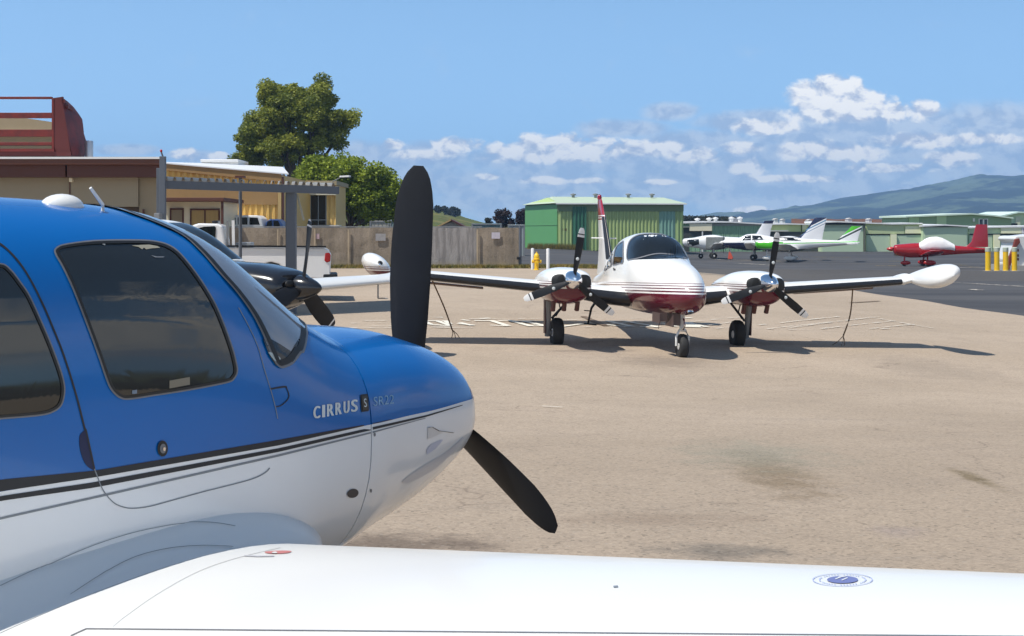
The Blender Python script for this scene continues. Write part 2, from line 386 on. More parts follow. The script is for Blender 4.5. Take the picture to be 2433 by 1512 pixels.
def apron_mat():
    mt = bpy.data.materials.new('apron_pavement'); mt.use_nodes = True; t = NT(mt.node_tree); b = t.nt.nodes['Principled BSDF']
    tc_ = t.n('ShaderNodeTexCoord'); v = tc_.outputs['Object']; x, y, z = t.sep(v)
    big = t.noise(v, .16, 5, .6, .4); mid = t.noise(v, 1.1, 6, .65, .3); fine = t.noise(v, 55, 3, .7)
    str_ = t.noise(t.xyz(t.m('MULTIPLY', x, .12), y, 0), .9, 5, .6)
    c = t.mix(t.sstep(big, .35, .68), (.362, .288, .212, 1), (.41, .328, .246, 1))
    c = t.mix(t.m('MULTIPLY', t.sstep(mid, .45, .72), .28), c, (.27, .215, .165, 1))
    c = t.mix(t.m('MULTIPLY', t.sstep(str_, .55, .75), .3), c, (.30, .25, .2, 1))
    for px, py, rx, ry, col, k in ((1840, 1130, .42, 1.7, (.20, .145, .085), .7), (1790, 1085, .8, 1.5, (.26, .25, .19), .5), (2308, 1140, .11, .9, (.15, .11, .05), .7), (2220, 880, 1.2, 3.0, (.26, .21, .16), .5),
                                   (1700, 1318, .5, .3, (.14, .125, .105), .7), (930, 1300, .8, .5, (.11, .08, .06), .7), (2120, 1270, .25, .25, (.27, .22, .21), .4), (1560, 1240, .9, .35, (.24, .18, .13), .5),
                                   (1800, 815, 1.0, 1.2, (.2, .15, .11), .6), (1350, 835, 1.5, 1.5, (.3, .24, .19), .5), (1580, 862, 1.2, 1.4, (.21, .165, .125), .6)):
        p = gpt(px, py)
        a = t.m('DIVIDE', t.m('SUBTRACT', x, p.x), rx); e = t.m('DIVIDE', t.m('SUBTRACT', y, p.y), ry)
        d = t.m('SQRT', t.m('ADD', t.m('MULTIPLY', a, a), t.m('MULTIPLY', e, e)))
        d = t.m('ADD', d, t.m('MULTIPLY', t.m('SUBTRACT', t.noise(v, 2.8, 7, .72), .5), 2.4))
        c = t.mix(t.m('MULTIPLY', t.m('SUBTRACT', 1.0, t.sstep(d, .15, 1.15)), k), c, (*col, 1))
    vo = t.n('ShaderNodeTexVoronoi'); vo.inputs['Scale'].default_value = 42; t.put(vo.inputs['Vector'], v)
    sp = t.sep(vo.outputs['Color'])[0]
    k = t.m('ADD', t.m('MULTIPLY_ADD', t.m('SUBTRACT', fine, .5), .7, 1.0), t.m('MULTIPLY', t.m('SUBTRACT', sp, .5), .26))
    k = t.m('SUBTRACT', k, t.m('MULTIPLY', t.sstep(sp, .93, .97), .45))
    c = t.mix(1.0, c, t.xyz(k, k, k), 'MULTIPLY')
    c = t.mix(t.m('MULTIPLY', t.sstep(t.m('SUBTRACT', 1.0, sp), .975, .99), .17), c, (.62, .58, .5, 1))
    near_tone = t.m('MULTIPLY_ADD', t.sstep(t.m('ADD', y, t.m('MULTIPLY', t.m('SUBTRACT', big, .5), 12.0)), 8, 27), .15, .85)      # apron darker on its near part
    c = t.mix(1.0, c, t.xyz(near_tone, near_tone, t.m('MULTIPLY', near_tone, 1.01)), 'MULTIPLY')
    # hairline cracks
    vc = t.n('ShaderNodeTexVoronoi', feature='DISTANCE_TO_EDGE'); vc.inputs['Scale'].default_value = .16
    wv = t.n('ShaderNodeVectorMath', operation='ADD'); nz = t.n('ShaderNodeTexNoise'); nz.inputs['Scale'].default_value = .8; nz.inputs['Detail'].default_value = 5
    t.put(nz.inputs['Vector'], v); sc3 = t.n('ShaderNodeVectorMath', operation='SCALE'); t.put(sc3.inputs[0], nz.outputs['Color']); sc3.inputs['Scale'].default_value = 1.6
    t.put(wv.inputs[0], v); t.put(wv.inputs[1], sc3.outputs[0]); t.put(vc.inputs['Vector'], wv.outputs[0])
    cr_ = t.m('MULTIPLY', t.m('SUBTRACT', 1.0, t.sstep(vc.outputs[0], .0006, .0035)), t.m('MULTIPLY', t.sstep(mid, .42, .6), .55))
    c = t.mix(cr_, c, (.16, .12, .09, 1))
    t.put(b.inputs['Base Color'], c); b.inputs['Roughness'].default_value = .88; b.inputs['Specular IOR Level'].default_value = .3
    bp = t.n('ShaderNodeBump'); bp.inputs['Strength'].default_value = .5; bp.inputs['Distance'].default_value = .006
    t.put(bp.inputs['Height'], t.m('ADD', fine, sp)); t.put(b.inputs['Normal'], bp.outputs[0])
    return mt
sheet('apron', ysteps(-30, 69.5), lambda y: -60, lambda y: xb(y), .02, apron_mat(), 70)
mt = bpy.data.materials.new('asphalt'); mt.use_nodes = True; t = NT(mt.node_tree); b = t.nt.nodes['Principled BSDF']
tc_ = t.n('ShaderNodeTexCoord'); v = tc_.outputs['Object']; x, y, z = t.sep(v)
n1_ = t.noise(t.xyz(t.m('MULTIPLY', x, .17), y, 0), .22, 6, .62, .3); n2_ = t.noise(v, 30, 3, .7)
c = t.mix(t.sstep(n1_, .36, .66), (.050, .050, .054, 1), (.085, .083, .084, 1))
c = t.mix(t.m('MULTIPLY', t.sstep(t.noise(t.xyz(t.m('MULTIPLY', x, .1), y, 4), .5, 5, .7), .56, .72), t.m('MULTIPLY', t.sstep(y, 85, 100), .6)), c, (.17, .12, .06, 1))
k = t.m('MULTIPLY_ADD', t.m('SUBTRACT', n2_, .5), .8, 1.0); c = t.mix(1.0, c, t.xyz(k, k, k), 'MULTIPLY')
t.put(b.inputs['Base Color'], c); b.inputs['Roughness'].default_value = .85; b.inputs['Specular IOR Level'].default_value = .25; M['asphalt'] = mt
sheet('taxiway', ysteps(-30, 175), lambda y: xb(y) - .6 if y < 72 else -90, lambda y: 260, .0, mt, 90)
M['gravel'] = pbr('gravel_verge', (.30, .25, .19), .95, var=.5, scale=8, bump=.5)
sheet('gravel_verge', ysteps(69.2, 74.5), lambda y: -60, lambda y: min(xb(y), 11 - (y - 69) * .6), .035, M['gravel'], 40)

# painted markings, worn
def worn(name, col, thr=.42):
    mt = bpy.data.materials.new(name); mt.use_nodes = True; t = NT(mt.node_tree); b = t.nt.nodes['Principled BSDF']
    tc_ = t.n('ShaderNodeTexCoord'); b.inputs['Base Color'].default_value = (*col, 1); b.inputs['Roughness'].default_value = .8
    tr = t.n('ShaderNodeBsdfTransparent'); mx = t.n('ShaderNodeMixShader'); o = t.nt.nodes['Material Output']
    t.put(mx.inputs[0], t.m('MULTIPLY', t.sstep(t.noise(tc_.outputs['Object'], 2.2, 7, .75), thr - .1, thr + .1), .92)); t.put(mx.inputs[1], tr.outputs[0]); t.put(mx.inputs[2], b.outputs[0]); t.put(o.inputs[0], mx.outputs[0])
    return mt
M['paintw'] = worn('worn_white_paint', (.74, .70, .60), .17); M['paintw2'] = worn('faded_white_paint', (.62, .56, .47), .50)
M['painty'] = worn('worn_yellow_paint', (.42, .30, .05), .5)
def strokes(name, segs, mat, wpx=None):
    mb = MB()
    for a, b_, wv in segs:
        A, B = gpt(*a, .04), gpt(*b_, .04); d = (B - A); d.z = 0; n = max(1, int(d.length / 1.2)); d.normalize(); q = Vector((-d.y, d.x, 0)) * wv / 2
        rows = []
        for i in range(n + 1):
            p = A.lerp(B, i / n); rows.append([(p.x + s_ * q.x, p.y + s_ * q.y, g(p.x + s_ * q.x, p.y + s_ * q.y) + .04) for s_ in (-1, 1)])
        mb.loft(rows, False, False, closed=False)
    return tag(obj(name, mb, mat), kind='structure')
def zs(l, s, ox, oy, w_): 
    out = []
    for a in l:
        p = Z([a[:2], a[2:4]], s, ox, oy); out.append((p[0], p[1], a[4] if len(a) > 4 else w_))
    return out
S1 = zs([(40, 90, 110, 125), (60, 95, 200, 100), (110, 125, 255, 135), (150, 95, 255, 133), (180, 70, 200, 70), (215, 95, 255, 120), (310, 118, 440, 130), (330, 110, 420, 132), (345, 88, 400, 95),
         (440, 95, 590, 95, .17), (570, 95, 695, 135, .17), (560, 130, 695, 136), (480, 80, 555, 75), (620, 95, 720, 92), (705, 92, 875, 138, .17), (800, 95, 985, 135, .17), (880, 128, 985, 138), (830, 98, 900, 96),
         (1110, 140, 1260, 118), (1420, 122, 1600, 142), (1455, 98, 1640, 140, .17), (1560, 95, 1840, 143, .17), (1440, 98, 1560, 98), (1640, 100, 1790, 98), (1700, 140, 1840, 145), (1480, 118, 1600, 112),
         (1880, 118, 1980, 140), (2020, 105, 2090, 145, .5), (2090, 118, 2210, 143, .17), (2030, 75, 2090, 72)], 1.931, 1640, 1220, .13)
strokes('painted_apron_lettering', S1, M['paintw'])
S2 = zs([(20, 150, 420, 147), (400, 82, 960, 78), (110, 138, 260, 142), (100, 68, 200, 70), (1110, 92, 1340, 80), (1110, 150, 1330, 142), (1600, 78, 1710, 74), (-420, 95, 40, 92), (-500, 115, 40, 112), (-400, 138, 40, 135), (-520, 150, 20, 152)], 1.931, 1640, 1220, .11)
S2 += zs([(40, 250, 440, 212), (180, 278, 380, 252), (200, 308, 640, 270), (760, 258, 1230, 207), (650, 308, 1280, 240), (820, 300, 1540, 208), (1080, 306, 1670, 242), (1470, 306, 1810, 270), (1460, 208, 1970, 300), (820, 312, 980, 312), (760, 215, 830, 215), (1560, 308, 1640, 302)], 2.0275, 2700, 1150, .10)
strokes('faded_apron_lines', S2, M['paintw2'])
strokes('white_paint_dash', [((1288, 972), (1336, 975), .035)], M['paintw'])
strokes('taxiway_paint_lines', [((2170, 668), (2433, 683), .22), ((1900, 648), (2010, 660), .25), ((2120, 650), (2210, 655), .2), ((1700, 618), (1860, 622), .5), ((1750, 627), (1840, 632), .4), ((2270, 637), (2433, 641), .3), ((2310, 690), (2330, 692), .4)], M['paintw2'])
strokes('taxiway_yellow_lines', [((2080, 633), (2140, 633), .5), ((2250, 631), (2300, 632), .5), ((1930, 612), (2020, 613), .6), ((2300, 636), (2400, 638), .4), ((2110, 622), (2140, 622), .6)], M['painty'])
strokes('apron_tar_seam', [((1448, 698), (1500, 712), .2), ((1385, 755), (1440, 778), .16), ((2020, 722), (2090, 718), .12)], pbr('tar_seal', (.16, .11, .07), .8))

# ------------------------------------------------------------------ hills
def hill(name, ridge, Y0, Y1, mat, base=0, dep=7):
    xs = [p[0] for p in ridge]; ys = [p[1] for p in ridge]; mb = MB(); rows = []; N = 150; K = 26
    for k in range(K + 1):
        t_ = k / K; row = []; Y = lerp(Y0, Y1, t_)
        for i in range(N + 1):
            px = lerp(xs[0], xs[-1], i / N); top = at(px, interp(px, xs, ys), Y1); X = top.x
            pr = ss(0, 1, t_) ** .8 if t_ < 1 else 1
            n = noise.fractal(Vector((X * .006, Y * .006, 3)), .9, 2.1, 5)
            hh = max(0, top.z - base)
            zt = base + hh * pr + n * dep * pr * min(1, hh / 40) * (.2 if k == K else 1)
            row.append((X, Y, zt))
        rows.append(row)
    rows.append([(p[0], p[1] + 400, p[2] - 60) for p in rows[-1]])
    mb.loft(rows, False, False, closed=False)
    return tag(obj(name, mb, mat, smooth=180), kind='structure')
def hillmat(name, a, b_, c_, s):
    mt = bpy.data.materials.new(name); mt.use_nodes = True; t = NT(mt.node_tree); b = t.nt.nodes['Principled BSDF']
    tc_ = t.n('ShaderNodeTexCoord'); v = tc_.outputs['Object']
    n1 = t.noise(v, s, 8, .66, .6); n2 = t.noise(v, s * 7, 6, .7)
    c = t.mix(t.sstep(n1, .49, .555), (*a, 1), (*b_, 1)); c = t.mix(t.m('MULTIPLY', t.sstep(n2, .5, .62), .6), c, (*c_, 1))
    t.put(b.inputs['Base Color'], c); b.inputs['Roughness'].default_value = 1; b.inputs['Specular IOR Level'].default_value = 0
    return mt
hill('hill', [(1600, 526), (1650, 520), (1700, 513), (1730, 506), (1758, 511), (1800, 506), (1850, 497), (1930, 487), (2000, 470), (2060, 463), (2100, 458), (2150, 450), (2250, 433), (2330, 425), (2380, 422), (2450, 412), (2600, 392), (2800, 420), (3100, 480)],
     1500, 3600, hillmat('far_hillside', (.010, .018, .016), (.085, .115, .065), (.008, .014, .012), .0042), 0, 15)
hill('green_hill', [(700, 470), (860, 480), (960, 488), (1040, 500), (1075, 507), (1110, 519), (1150, 530), (1200, 537), (1290, 542)], 300, 520,
     hillmat('near_hillside', (.10, .115, .035), (.16, .15, .055), (.045, .06, .02), .03), 0, 2)
mb = MB(); rows = []                                  # low wooded ridge and grass on the far side of the field, behind the viewer
for y_, k in ((-230, 0), (-250, .8), (-290, 1), (-340, .4)):
    rows.append([(x, y_, -1 + k * (9 + 5 * noise.noise(Vector((x * .012, y_ * .01, 5))) + 2.5 * noise.noise(Vector((x * .08, y_ * .05, 1))))) for x in range(-500, 900, 8)])
mb.loft(rows, False, False, closed=False); tag(obj('low_ridge', mb, hillmat('ridge_cover', (.03, .045, .018), (.10, .12, .04), (.02, .03, .012), .03), smooth=180), kind='structure')
mb = MB(); rows = []
for Y, pyo in ((560, 20), (600, 6), (680, 0), (760, 14)):
    rows.append([tuple(at(px, 521 + pyo + 3 * noise.noise(Vector((px * .03, Y * .01, 0))), Y)) for px in range(1880, 2480, 10)])
mb.loft(rows, False, False, closed=False)
tag(obj('brown_field', mb, hillmat('dry_vines', (.16, .065, .03), (.11, .06, .03), (.2, .1, .05), .05), smooth=180), kind='structure')

# ------------------------------------------------------------------ trees
def leafmat(name, a, b_):
    mt = bpy.data.materials.new(name); mt.use_nodes = True; t = NT(mt.node_tree); b = t.nt.nodes['Principled BSDF']
    at_ = t.n('ShaderNodeAttribute', attribute_name='tone'); c = t.mix(at_.outputs['Fac'], (*a, 1), (*b_, 1))
    t.put(b.inputs['Base Color'], c); b.inputs['Roughness'].default_value = .55; b.inputs['Specular IOR Level'].default_value = .25
    tl = t.n('ShaderNodeBsdfTranslucent'); t.put(tl.inputs[0], c); mx = t.n('ShaderNodeMixShader'); mx.inputs[0].default_value = .33
    t.put(mx.inputs[1], b.outputs[0]); t.put(mx.inputs[2], tl.outputs[0]); t.put(t.nt.nodes['Material Output'].inputs[0], mx.outputs[0])
    return mt
M['bark'] = pbr('bark', (.085, .062, .045), .9, var=.4, scale=6, bump=.6)
def foliage(name, clumps, leaf, mat, parent, rng):
    V = []; tone = []
    for c, r, n in clumps:
        c = np.array(c); d = rng.normal(size=(n, 3)); d /= np.linalg.norm(d, axis=1)[:, None]
        p = c + d * (r * rng.random(n) ** .45)[:, None] * np.array([1, 1, .8])
        a = rng.normal(size=(n, 3)); a /= np.linalg.norm(a, axis=1)[:, None]
        a[:, 2] *= .7
        b = np.cross(a, rng.normal(size=(n, 3))); b /= np.linalg.norm(b, axis=1)[:, None]
        s = (leaf * (.6 + .8 * rng.random(n)))[:, None]
        V.append(np.stack([p - a * s, p + b * s * .55, p + a * s, p - b * s * .55], 1).reshape(-1, 3))
        tone.append(np.clip(rng.random() * .55 + .45 * rng.random(n), 0, 1))
    V = np.concatenate(V); tone = np.concatenate(tone); nf = len(V) // 4
    if parent is not None:
        V = V - np.array(WM[parent].translation)
    me = bpy.data.meshes.new(name); me.vertices.add(len(V)); me.vertices.foreach_set('co', V.ravel())
    me.loops.add(nf * 4); me.loops.foreach_set('vertex_index', np.arange(nf * 4)); me.polygons.add(nf)
    me.polygons.foreach_set('loop_start', np.arange(nf) * 4); me.polygons.foreach_set('loop_total', np.full(nf, 4)); me.update()
    at_ = me.attributes.new('tone', 'FLOAT', 'FACE'); at_.data.foreach_set('value', tone)
    me.materials.append(mat); o = bpy.data.objects.new(name, me); link(o, parent); return o
def tree(name, label, px, Y, blobs, mat, nclump, perc, cr_, leaf, seed, trunk_r=.3, group=None, fill=.35, gz=None):
    rng = np.random.default_rng(seed); base = on(px, Y)
    if gz is not None: base.z = gz
    root = thing(name, label, 'tree', base, group=group)
    cl = []; bl = [(at(x, y, Y), rx * Y / F, ry * Y / F) for x, y, rx, ry in blobs]
    wts = np.array([b[1] * b[2] for b in bl]); wts = wts / wts.sum()
    for i in range(nclump):
        c, rx, rz = bl[rng.choice(len(bl), p=wts)]; d = rng.normal(size=3); d /= np.linalg.norm(d)
        q = fill + (1 - fill) * rng.random() ** .6
        r = cr_ * (.55 + .9 * rng.random())
        cl.append(((c.x + d[0] * rx * q, c.y + d[1] * rx * q * .9, c.z + d[2] * rz * q), r, int(perc * (r / cr_) ** 2)))
    foliage('crown', cl, leaf, mat, root, rng)
    mb = MB(); top = sum((b[0] * wt for b, wt in zip(bl, wts)), Vector())
    h = top.z - base.z; fork = base.lerp(Vector((base.x * .6 + top.x * .4, Y, base.z + h)), .45)
    mb.tube([base, base.lerp(fork, .5) + Vector((.1, 0, 0)) * trunk_r, fork], [trunk_r * 1.3, trunk_r, trunk_r * .85], 10)
    for i in range(14):
        c = Vector(cl[int(rng.integers(len(cl)))][0]); mid = fork.lerp(c, .5) + Vector(rng.normal(size=3)) * h * .05 + Vector((0, 0, h * .05))
        mb.tube([fork - Vector((0, 0, .2)), mid, c], [trunk_r * .55, trunk_r * .28, trunk_r * .07], 6)
    obj('trunk', mb, M['bark'], root, smooth=60)
    return root
L1 = leafmat('olive_leaves', (.085, .125, .022), (.42, .43, .065)); L2 = leafmat('green_leaves', (.07, .12, .016), (.38, .45, .05)); L3 = leafmat('dark_leaves', (.018, .022, .012), (.06, .06, .03)); L4 = leafmat('purple_leaves', (.02, .012, .012), (.07, .04, .035))
tree('tall_tree', 'tall olive green tree towering behind the tan building', 712, 125,
     [(700, 300, 95, 85), (680, 235, 55, 40), (770, 225, 38, 36), (745, 260, 70, 55), (640, 290, 62, 45), (605, 340, 55, 45), (660, 360, 90, 45), (805, 285, 46, 26), (590, 375, 42, 26), (720, 385, 70, 34), (778, 330, 40, 28), (640, 225, 28, 26), (832, 285, 22, 16)],
     L1, 380, 240, .64, .12, 3, .5, gz=.3)
tree('spreading_tree', 'spreading green tree beside the tan building with window', 830, 98,
     [(820, 430, 75, 45), (760, 415, 55, 30), (880, 440, 70, 42), (930, 475, 38, 32), (850, 480, 85, 32), (790, 470, 55, 36), (900, 485, 50, 30), (820, 395, 45, 18)],
     L2, 280, 190, .58, .115, 4, .17)
tree('dark_round_tree', 'dark purple leaved round tree just left of the green hangar', 1197, 185, [(1197, 513, 17, 12), (1203, 528, 20, 11), (1186, 518, 9, 9)], L4, 60, 90, .42, .13, 5, .2, 'distant dark trees', gz=.4)
tree('dark_round_tree', 'dark tree half hidden behind the left end of the green hangar', 1246, 185, [(1245, 514, 19, 15), (1236, 524, 10, 10), (1252, 525, 16, 14)], L4, 55, 90, .42, .13, 6, .2, 'distant dark trees', gz=.4)
tree('small_tree', 'tiny tree on the skyline left of the dark round tree', 1160, 185, [(1160, 524, 6, 5), (1164, 530, 7, 5)], L3, 14, 70, .3, .1, 8, .08, gz=.4)
for i, (px, py, rx, ry, lb) in enumerate(((1041, 497, 7, 6, 'leftmost small tree on top of the green hill'), (1058, 499, 9, 7, 'dark tree on the hill crest above the gabled hut'), (1078, 503, 13, 9, 'largest dark tree on the slope of the green hill'))):
    tree('hill_tree', lb, px, 430, [(px, py, rx, ry), (px + rx * .5, py + ry * .5, rx * .8, ry * .6)], L3, 26, 60, .75, .3, 20 + i, .3, 'trees on the green hill', gz=at(px, py + ry + 3, 430).z)
for i, (px, py, rx, ry) in enumerate(((880, 518, 22, 12), (915, 515, 18, 14), (945, 520, 20, 11), (860, 522, 16, 9))):
    tree('shrub', ('pale green shrub under the spreading tree, ' + ('second', 'third', 'fourth', 'first')[i] + ' from the trunk'), px, 125, [(px, py, rx, ry)], leafmat('shrub_leaves%d' % i, (.06, .075, .03), (.16, .18, .07)), 22, 80, .35, .1, 30 + i, .06, 'shrubs behind the fence', gz=.5)
rng = np.random.default_rng(50); cl = []
for i in range(170):
    px = 1618 + 130 * rng.random() ** 1.2; p = at(px, 523 - 4 * rng.random() + (px - 1618) * .02, 330 + 30 * rng.random()); cl.append((tuple(p), .9, 26))
o = foliage('distant_tree_line', cl, .35, L3, None, rng); tag(o, 'dark line of far trees on the horizon behind the hangars', 'trees', kind='stuff')
# weeds along the fence
def tufts(name, pts, mat, seed, hgt):
    rng = np.random.default_rng(seed); mb = MB()
    for p in pts:
        for k in range(9):
            a = rng.random() * 6.28; l = hgt * (.4 + rng.random()); q = Vector((math.cos(a), math.sin(a), 0)) * .016; e = p + Vector((rng.normal() * .07, rng.normal() * .07, l))
            b_ = p + Vector((rng.normal() * .07, rng.normal() * .07, 0)); mb.add([b_ - q, b_ + q, e], [(0, 1, 2)])
    return tag(obj(name, mb, mat), kind='stuff')
P = []
for i in range(1500):
    x = random.uniform(-12, 4.5); y = 69.4 + abs(random.gauss(0, .22)); P.append(Vector((x, y, g(x, y) + .03)))
for i in range(500):
    x = random.uniform(.3, 5); y = random.uniform(69.2, 70.6); P.append(Vector((x, y, g(x, y) + .03)))
o = tufts('weeds', P, pbr('weed_blades', (.12, .12, .025), .8, col2=(.26, .19, .04), scale=1.5), 9, .16); tag(o, 'low green and yellow weeds along the foot of the fence', 'weeds')
P = []
for i in range(500):
    x = random.uniform(1.6, 7.); y = 147.6 + random.random() * 1.6; P.append(Vector((x, y, g(x, y))))
o = tufts('dry_grass', P, pbr('dry_grass_blades', (.2, .15, .03), .9, col2=(.1, .1, .03)), 10, .5); tag(o, 'dry yellow grass at the foot of the green hangar', 'grass')
# ------------------------------------------------------------------ aeroplane parts
def spow(c, n): return math.copysign(abs(c) ** (2 / n), c)
def stval(st, u, k):                              # monotone cubic through the stations
    n = len(st); i = 0
    while i < n - 2 and u > st[i + 1][0]: i += 1
    def sl(j):
        if j == 0 or j == n - 1: q = 0 if j == 0 else n - 2; return (st[q + 1][k] - st[q][k]) / (st[q + 1][0] - st[q][0])
        a = (st[j][k] - st[j - 1][k]) / (st[j][0] - st[j - 1][0]); b = (st[j + 1][k] - st[j][k]) / (st[j + 1][0] - st[j][0])
        return 0 if a * b <= 0 else 2 * a * b / (a + b)
    h = st[i + 1][0] - st[i][0]; t = (u - st[i][0]) / h; p0, p1 = st[i][k], st[i + 1][k]; m0, m1 = sl(i) * h, sl(i + 1) * h
    return (2 * t ** 3 - 3 * t * t + 1) * p0 + (t ** 3 - 2 * t * t + t) * m0 + (-2 * t ** 3 + 3 * t * t) * p1 + (t ** 3 - t * t) * m1
def surf(st, u, a, vals=None):
    hw, zt, zb, zm, nt, nb = vals or [stval(st, u, k) for k in range(1, 7)]
    c, s = math.cos(a), math.sin(a); n = nt if s >= 0 else nb
    return (hw * spow(c, n), -u, zm + (zt - zm) * abs(s) ** (2 / n) if s >= 0 else zm - (zm - zb) * abs(s) ** (2 / n))
def topangle(st, x, u):                          # the section angle above a point of the plan
    hw, nt = stval(st, u, 1), stval(st, u, 5); return math.acos(clamp(abs(x) / hw, 0, .9999) ** (nt / 2))
def fuselage(mb, st, NU=70, NA=56, u0=None, u1=None, mi=0, cap0=True, cap1=True):
    # st rows: u aft, half width, top, bottom, height of the widest line, upper and lower squareness
    us = [r[0] for r in st]; u0 = us[0] if u0 is None else u0; u1 = us[-1] if u1 is None else u1; rings = []
    for u in sorted(set([u0, u1] + [u for u in us if u0 < u < u1] + [lerp(u0, u1, i / NU) for i in range(NU + 1)])):
        vals = [stval(st, u, k) for k in range(1, 7)]; rings.append([surf(st, u, 2 * math.pi * j / NA, vals) for j in range(NA)])
    return mb.loft(rings, cap0, cap1, mi=mi)
def foil(n, th, cam=.02):
    up, lo = [], []
    for i in range(n + 1):
        x = .5 * (1 - math.cos(math.pi * i / n)); y = 5 * th * (.2969 * math.sqrt(x) - .126 * x - .3516 * x * x + .2843 * x ** 3 - .1015 * x ** 4)
        yc = cam * (1 - ((x - .4) / (.6 if x > .4 else .4)) ** 2); up.append((x, yc + y)); lo.append((x, yc - y))
    return up[::-1] + lo[1:-1]
def wing(mb, secs, n=16, cam=.02, vert=False, x0=0., x1=1., mi=0, mif=None):
    rings = []
    for (x, y, z), ch, th in secs:
        pr = [(p, q) for p, q in foil(n, th, cam)]
        if vert: rings.append([(x + q * ch, y - p * ch, z) for p, q in pr])
        else: rings.append([(x, y - p * ch, z + q * ch) for p, q in pr])
    return mb.loft(rings, mi=mi, mif=mif)
def blade(mb, R_, phi, cw, wf, y0=0., r0=.1, tipm=None, pitch=(46, 16), cz=0., cx=0., mi=0, n=20, sweep=0.):
    # one propeller blade: a twisted, tapering loft along the radius phi (from up towards starboard)
    rd = Vector((math.sin(phi), 0, math.cos(phi))); tg = Vector((math.cos(phi), 0, -math.sin(phi))); fw = Vector((0, 1, 0)); rings = []
    for i in range(n + 1):
        t = i / n; r = lerp(r0, R_, t); c = cw * wf(t); b = R(lerp(pitch[0], pitch[1], t ** .6)); ch = tg * math.cos(b) + fw * math.sin(b); nm = fw * math.cos(b) - tg * math.sin(b)
        th = lerp(.30, .085, min(1, t * 2)) * c; ctr = Vector((cx, y0, cz)) + rd * r + tg * (sweep * math.sin(t * math.pi) - .04 * c)
        ring = []
        for k in range(14):
            a = 2 * math.pi * k / 14; ring.append(ctr + ch * (c / 2 * math.cos(a)) + nm * (th / 2 * math.sin(a) * (1 if abs(math.cos(a)) < .9 else .8)))
        rings.append(ring)
    return mb.loft(rings, mi=mi, mif=(lambda i, j: tipm((i + .5) / n)) if tipm else None)
def wheel(parent, c, r, wd, axis='x', hub=None, name='wheel'):
    e = obj(name, MB().lathe([(r * .55, -wd * .42), (r * .8, -wd * .5), (r * .93, -wd * .42), (r, -wd * .2), (r, wd * .2), (r * .93, wd * .42), (r * .8, wd * .5), (r * .55, wd * .42)], c, axis, 28), M['tyre'], parent, True, smooth=50)
    rm = obj('rim', MB().lathe([(.01, -wd * .44), (r * .25, -wd * .46), (r * .3, -wd * .36), (r * .55, -wd * .38), (r * .55, wd * .38), (r * .3, wd * .36), (r * .25, wd * .46), (.01, wd * .44)], c, axis, 20), hub or M['white2'], e, True, smooth=40)
    return e

# ------------------------------------------------------------------ the blue low-wing aeroplane (and its sister behind)
HB = 1.2
ST = [(.045, .36, .11, -.17, -.03, 2.6, 2.3), (.06, .43, .17, -.215, -.02, 2.6, 2.3), (.12, .465, .24, -.275, -.02, 2.7, 2.3), (.3, .515, .30, -.375, -.02, 2.8, 2.3), (.45, .545, .335, -.43, -.02, 2.8, 2.3), (.6, .565, .35, -.475, -.02, 2.8, 2.3),
      (.80, .60, .365, -.54, -.02, 2.7, 2.3), (.86, .604, .385, -.55, -.02, 2.7, 2.3), (1.05, .617, .50, -.58, -.02, 2.7, 2.3), (1.2, .626, .605, -.60, -.015, 2.9, 2.35), (1.37, .636, .705, -.62, -.01, 3.2, 2.4), (1.5, .641, .755, -.625, 0, 3.4, 2.4), (1.65, .646, .79, -.63, 0, 3.6, 2.4),
      (1.8, .65, .806, -.63, .0, 3.7, 2.5), (2.05, .655, .818, -.63, .0, 3.8, 2.5), (2.4, .655, .825, -.62, .0, 3.8, 2.5), (2.8, .635, .80, -.58, .0, 3.5, 2.5), (3.3, .575, .715, -.45, .03, 2.8, 2.3), (4.0, .45, .54, -.25, .06, 2.3, 2.2),
      (5.0, .30, .41, -.08, .12, 2.0, 2.1), (6.3, .16, .36, .06, .18, 2.0, 2.0), (7.15, .05, .33, .16, .24, 2.0, 2.0)]
ST = [(a, b, c + HB, d + HB, e + HB, f, h) for a, b, c, d, e, f, h in ST]
ST_SIS = [(u * 1.5 if u < .86 else u + .43 + .30 * ss(.9, 1.9, u), r[0], HB + (r[1] - HB) * (1 + .2 * ss(.9, 2.0, u)), *r[2:]) for u, *r in ST]
FW = .84                                              # where the cowling ends
def wtop(v):                                          # leading edge height of the wing at span v
    return HB - .415 + .110 * (v - .6)
def wle(v): return -(1.17 + .012 * (v - .6))
def wch(v): return 1.58 - .115 * (v - .6)
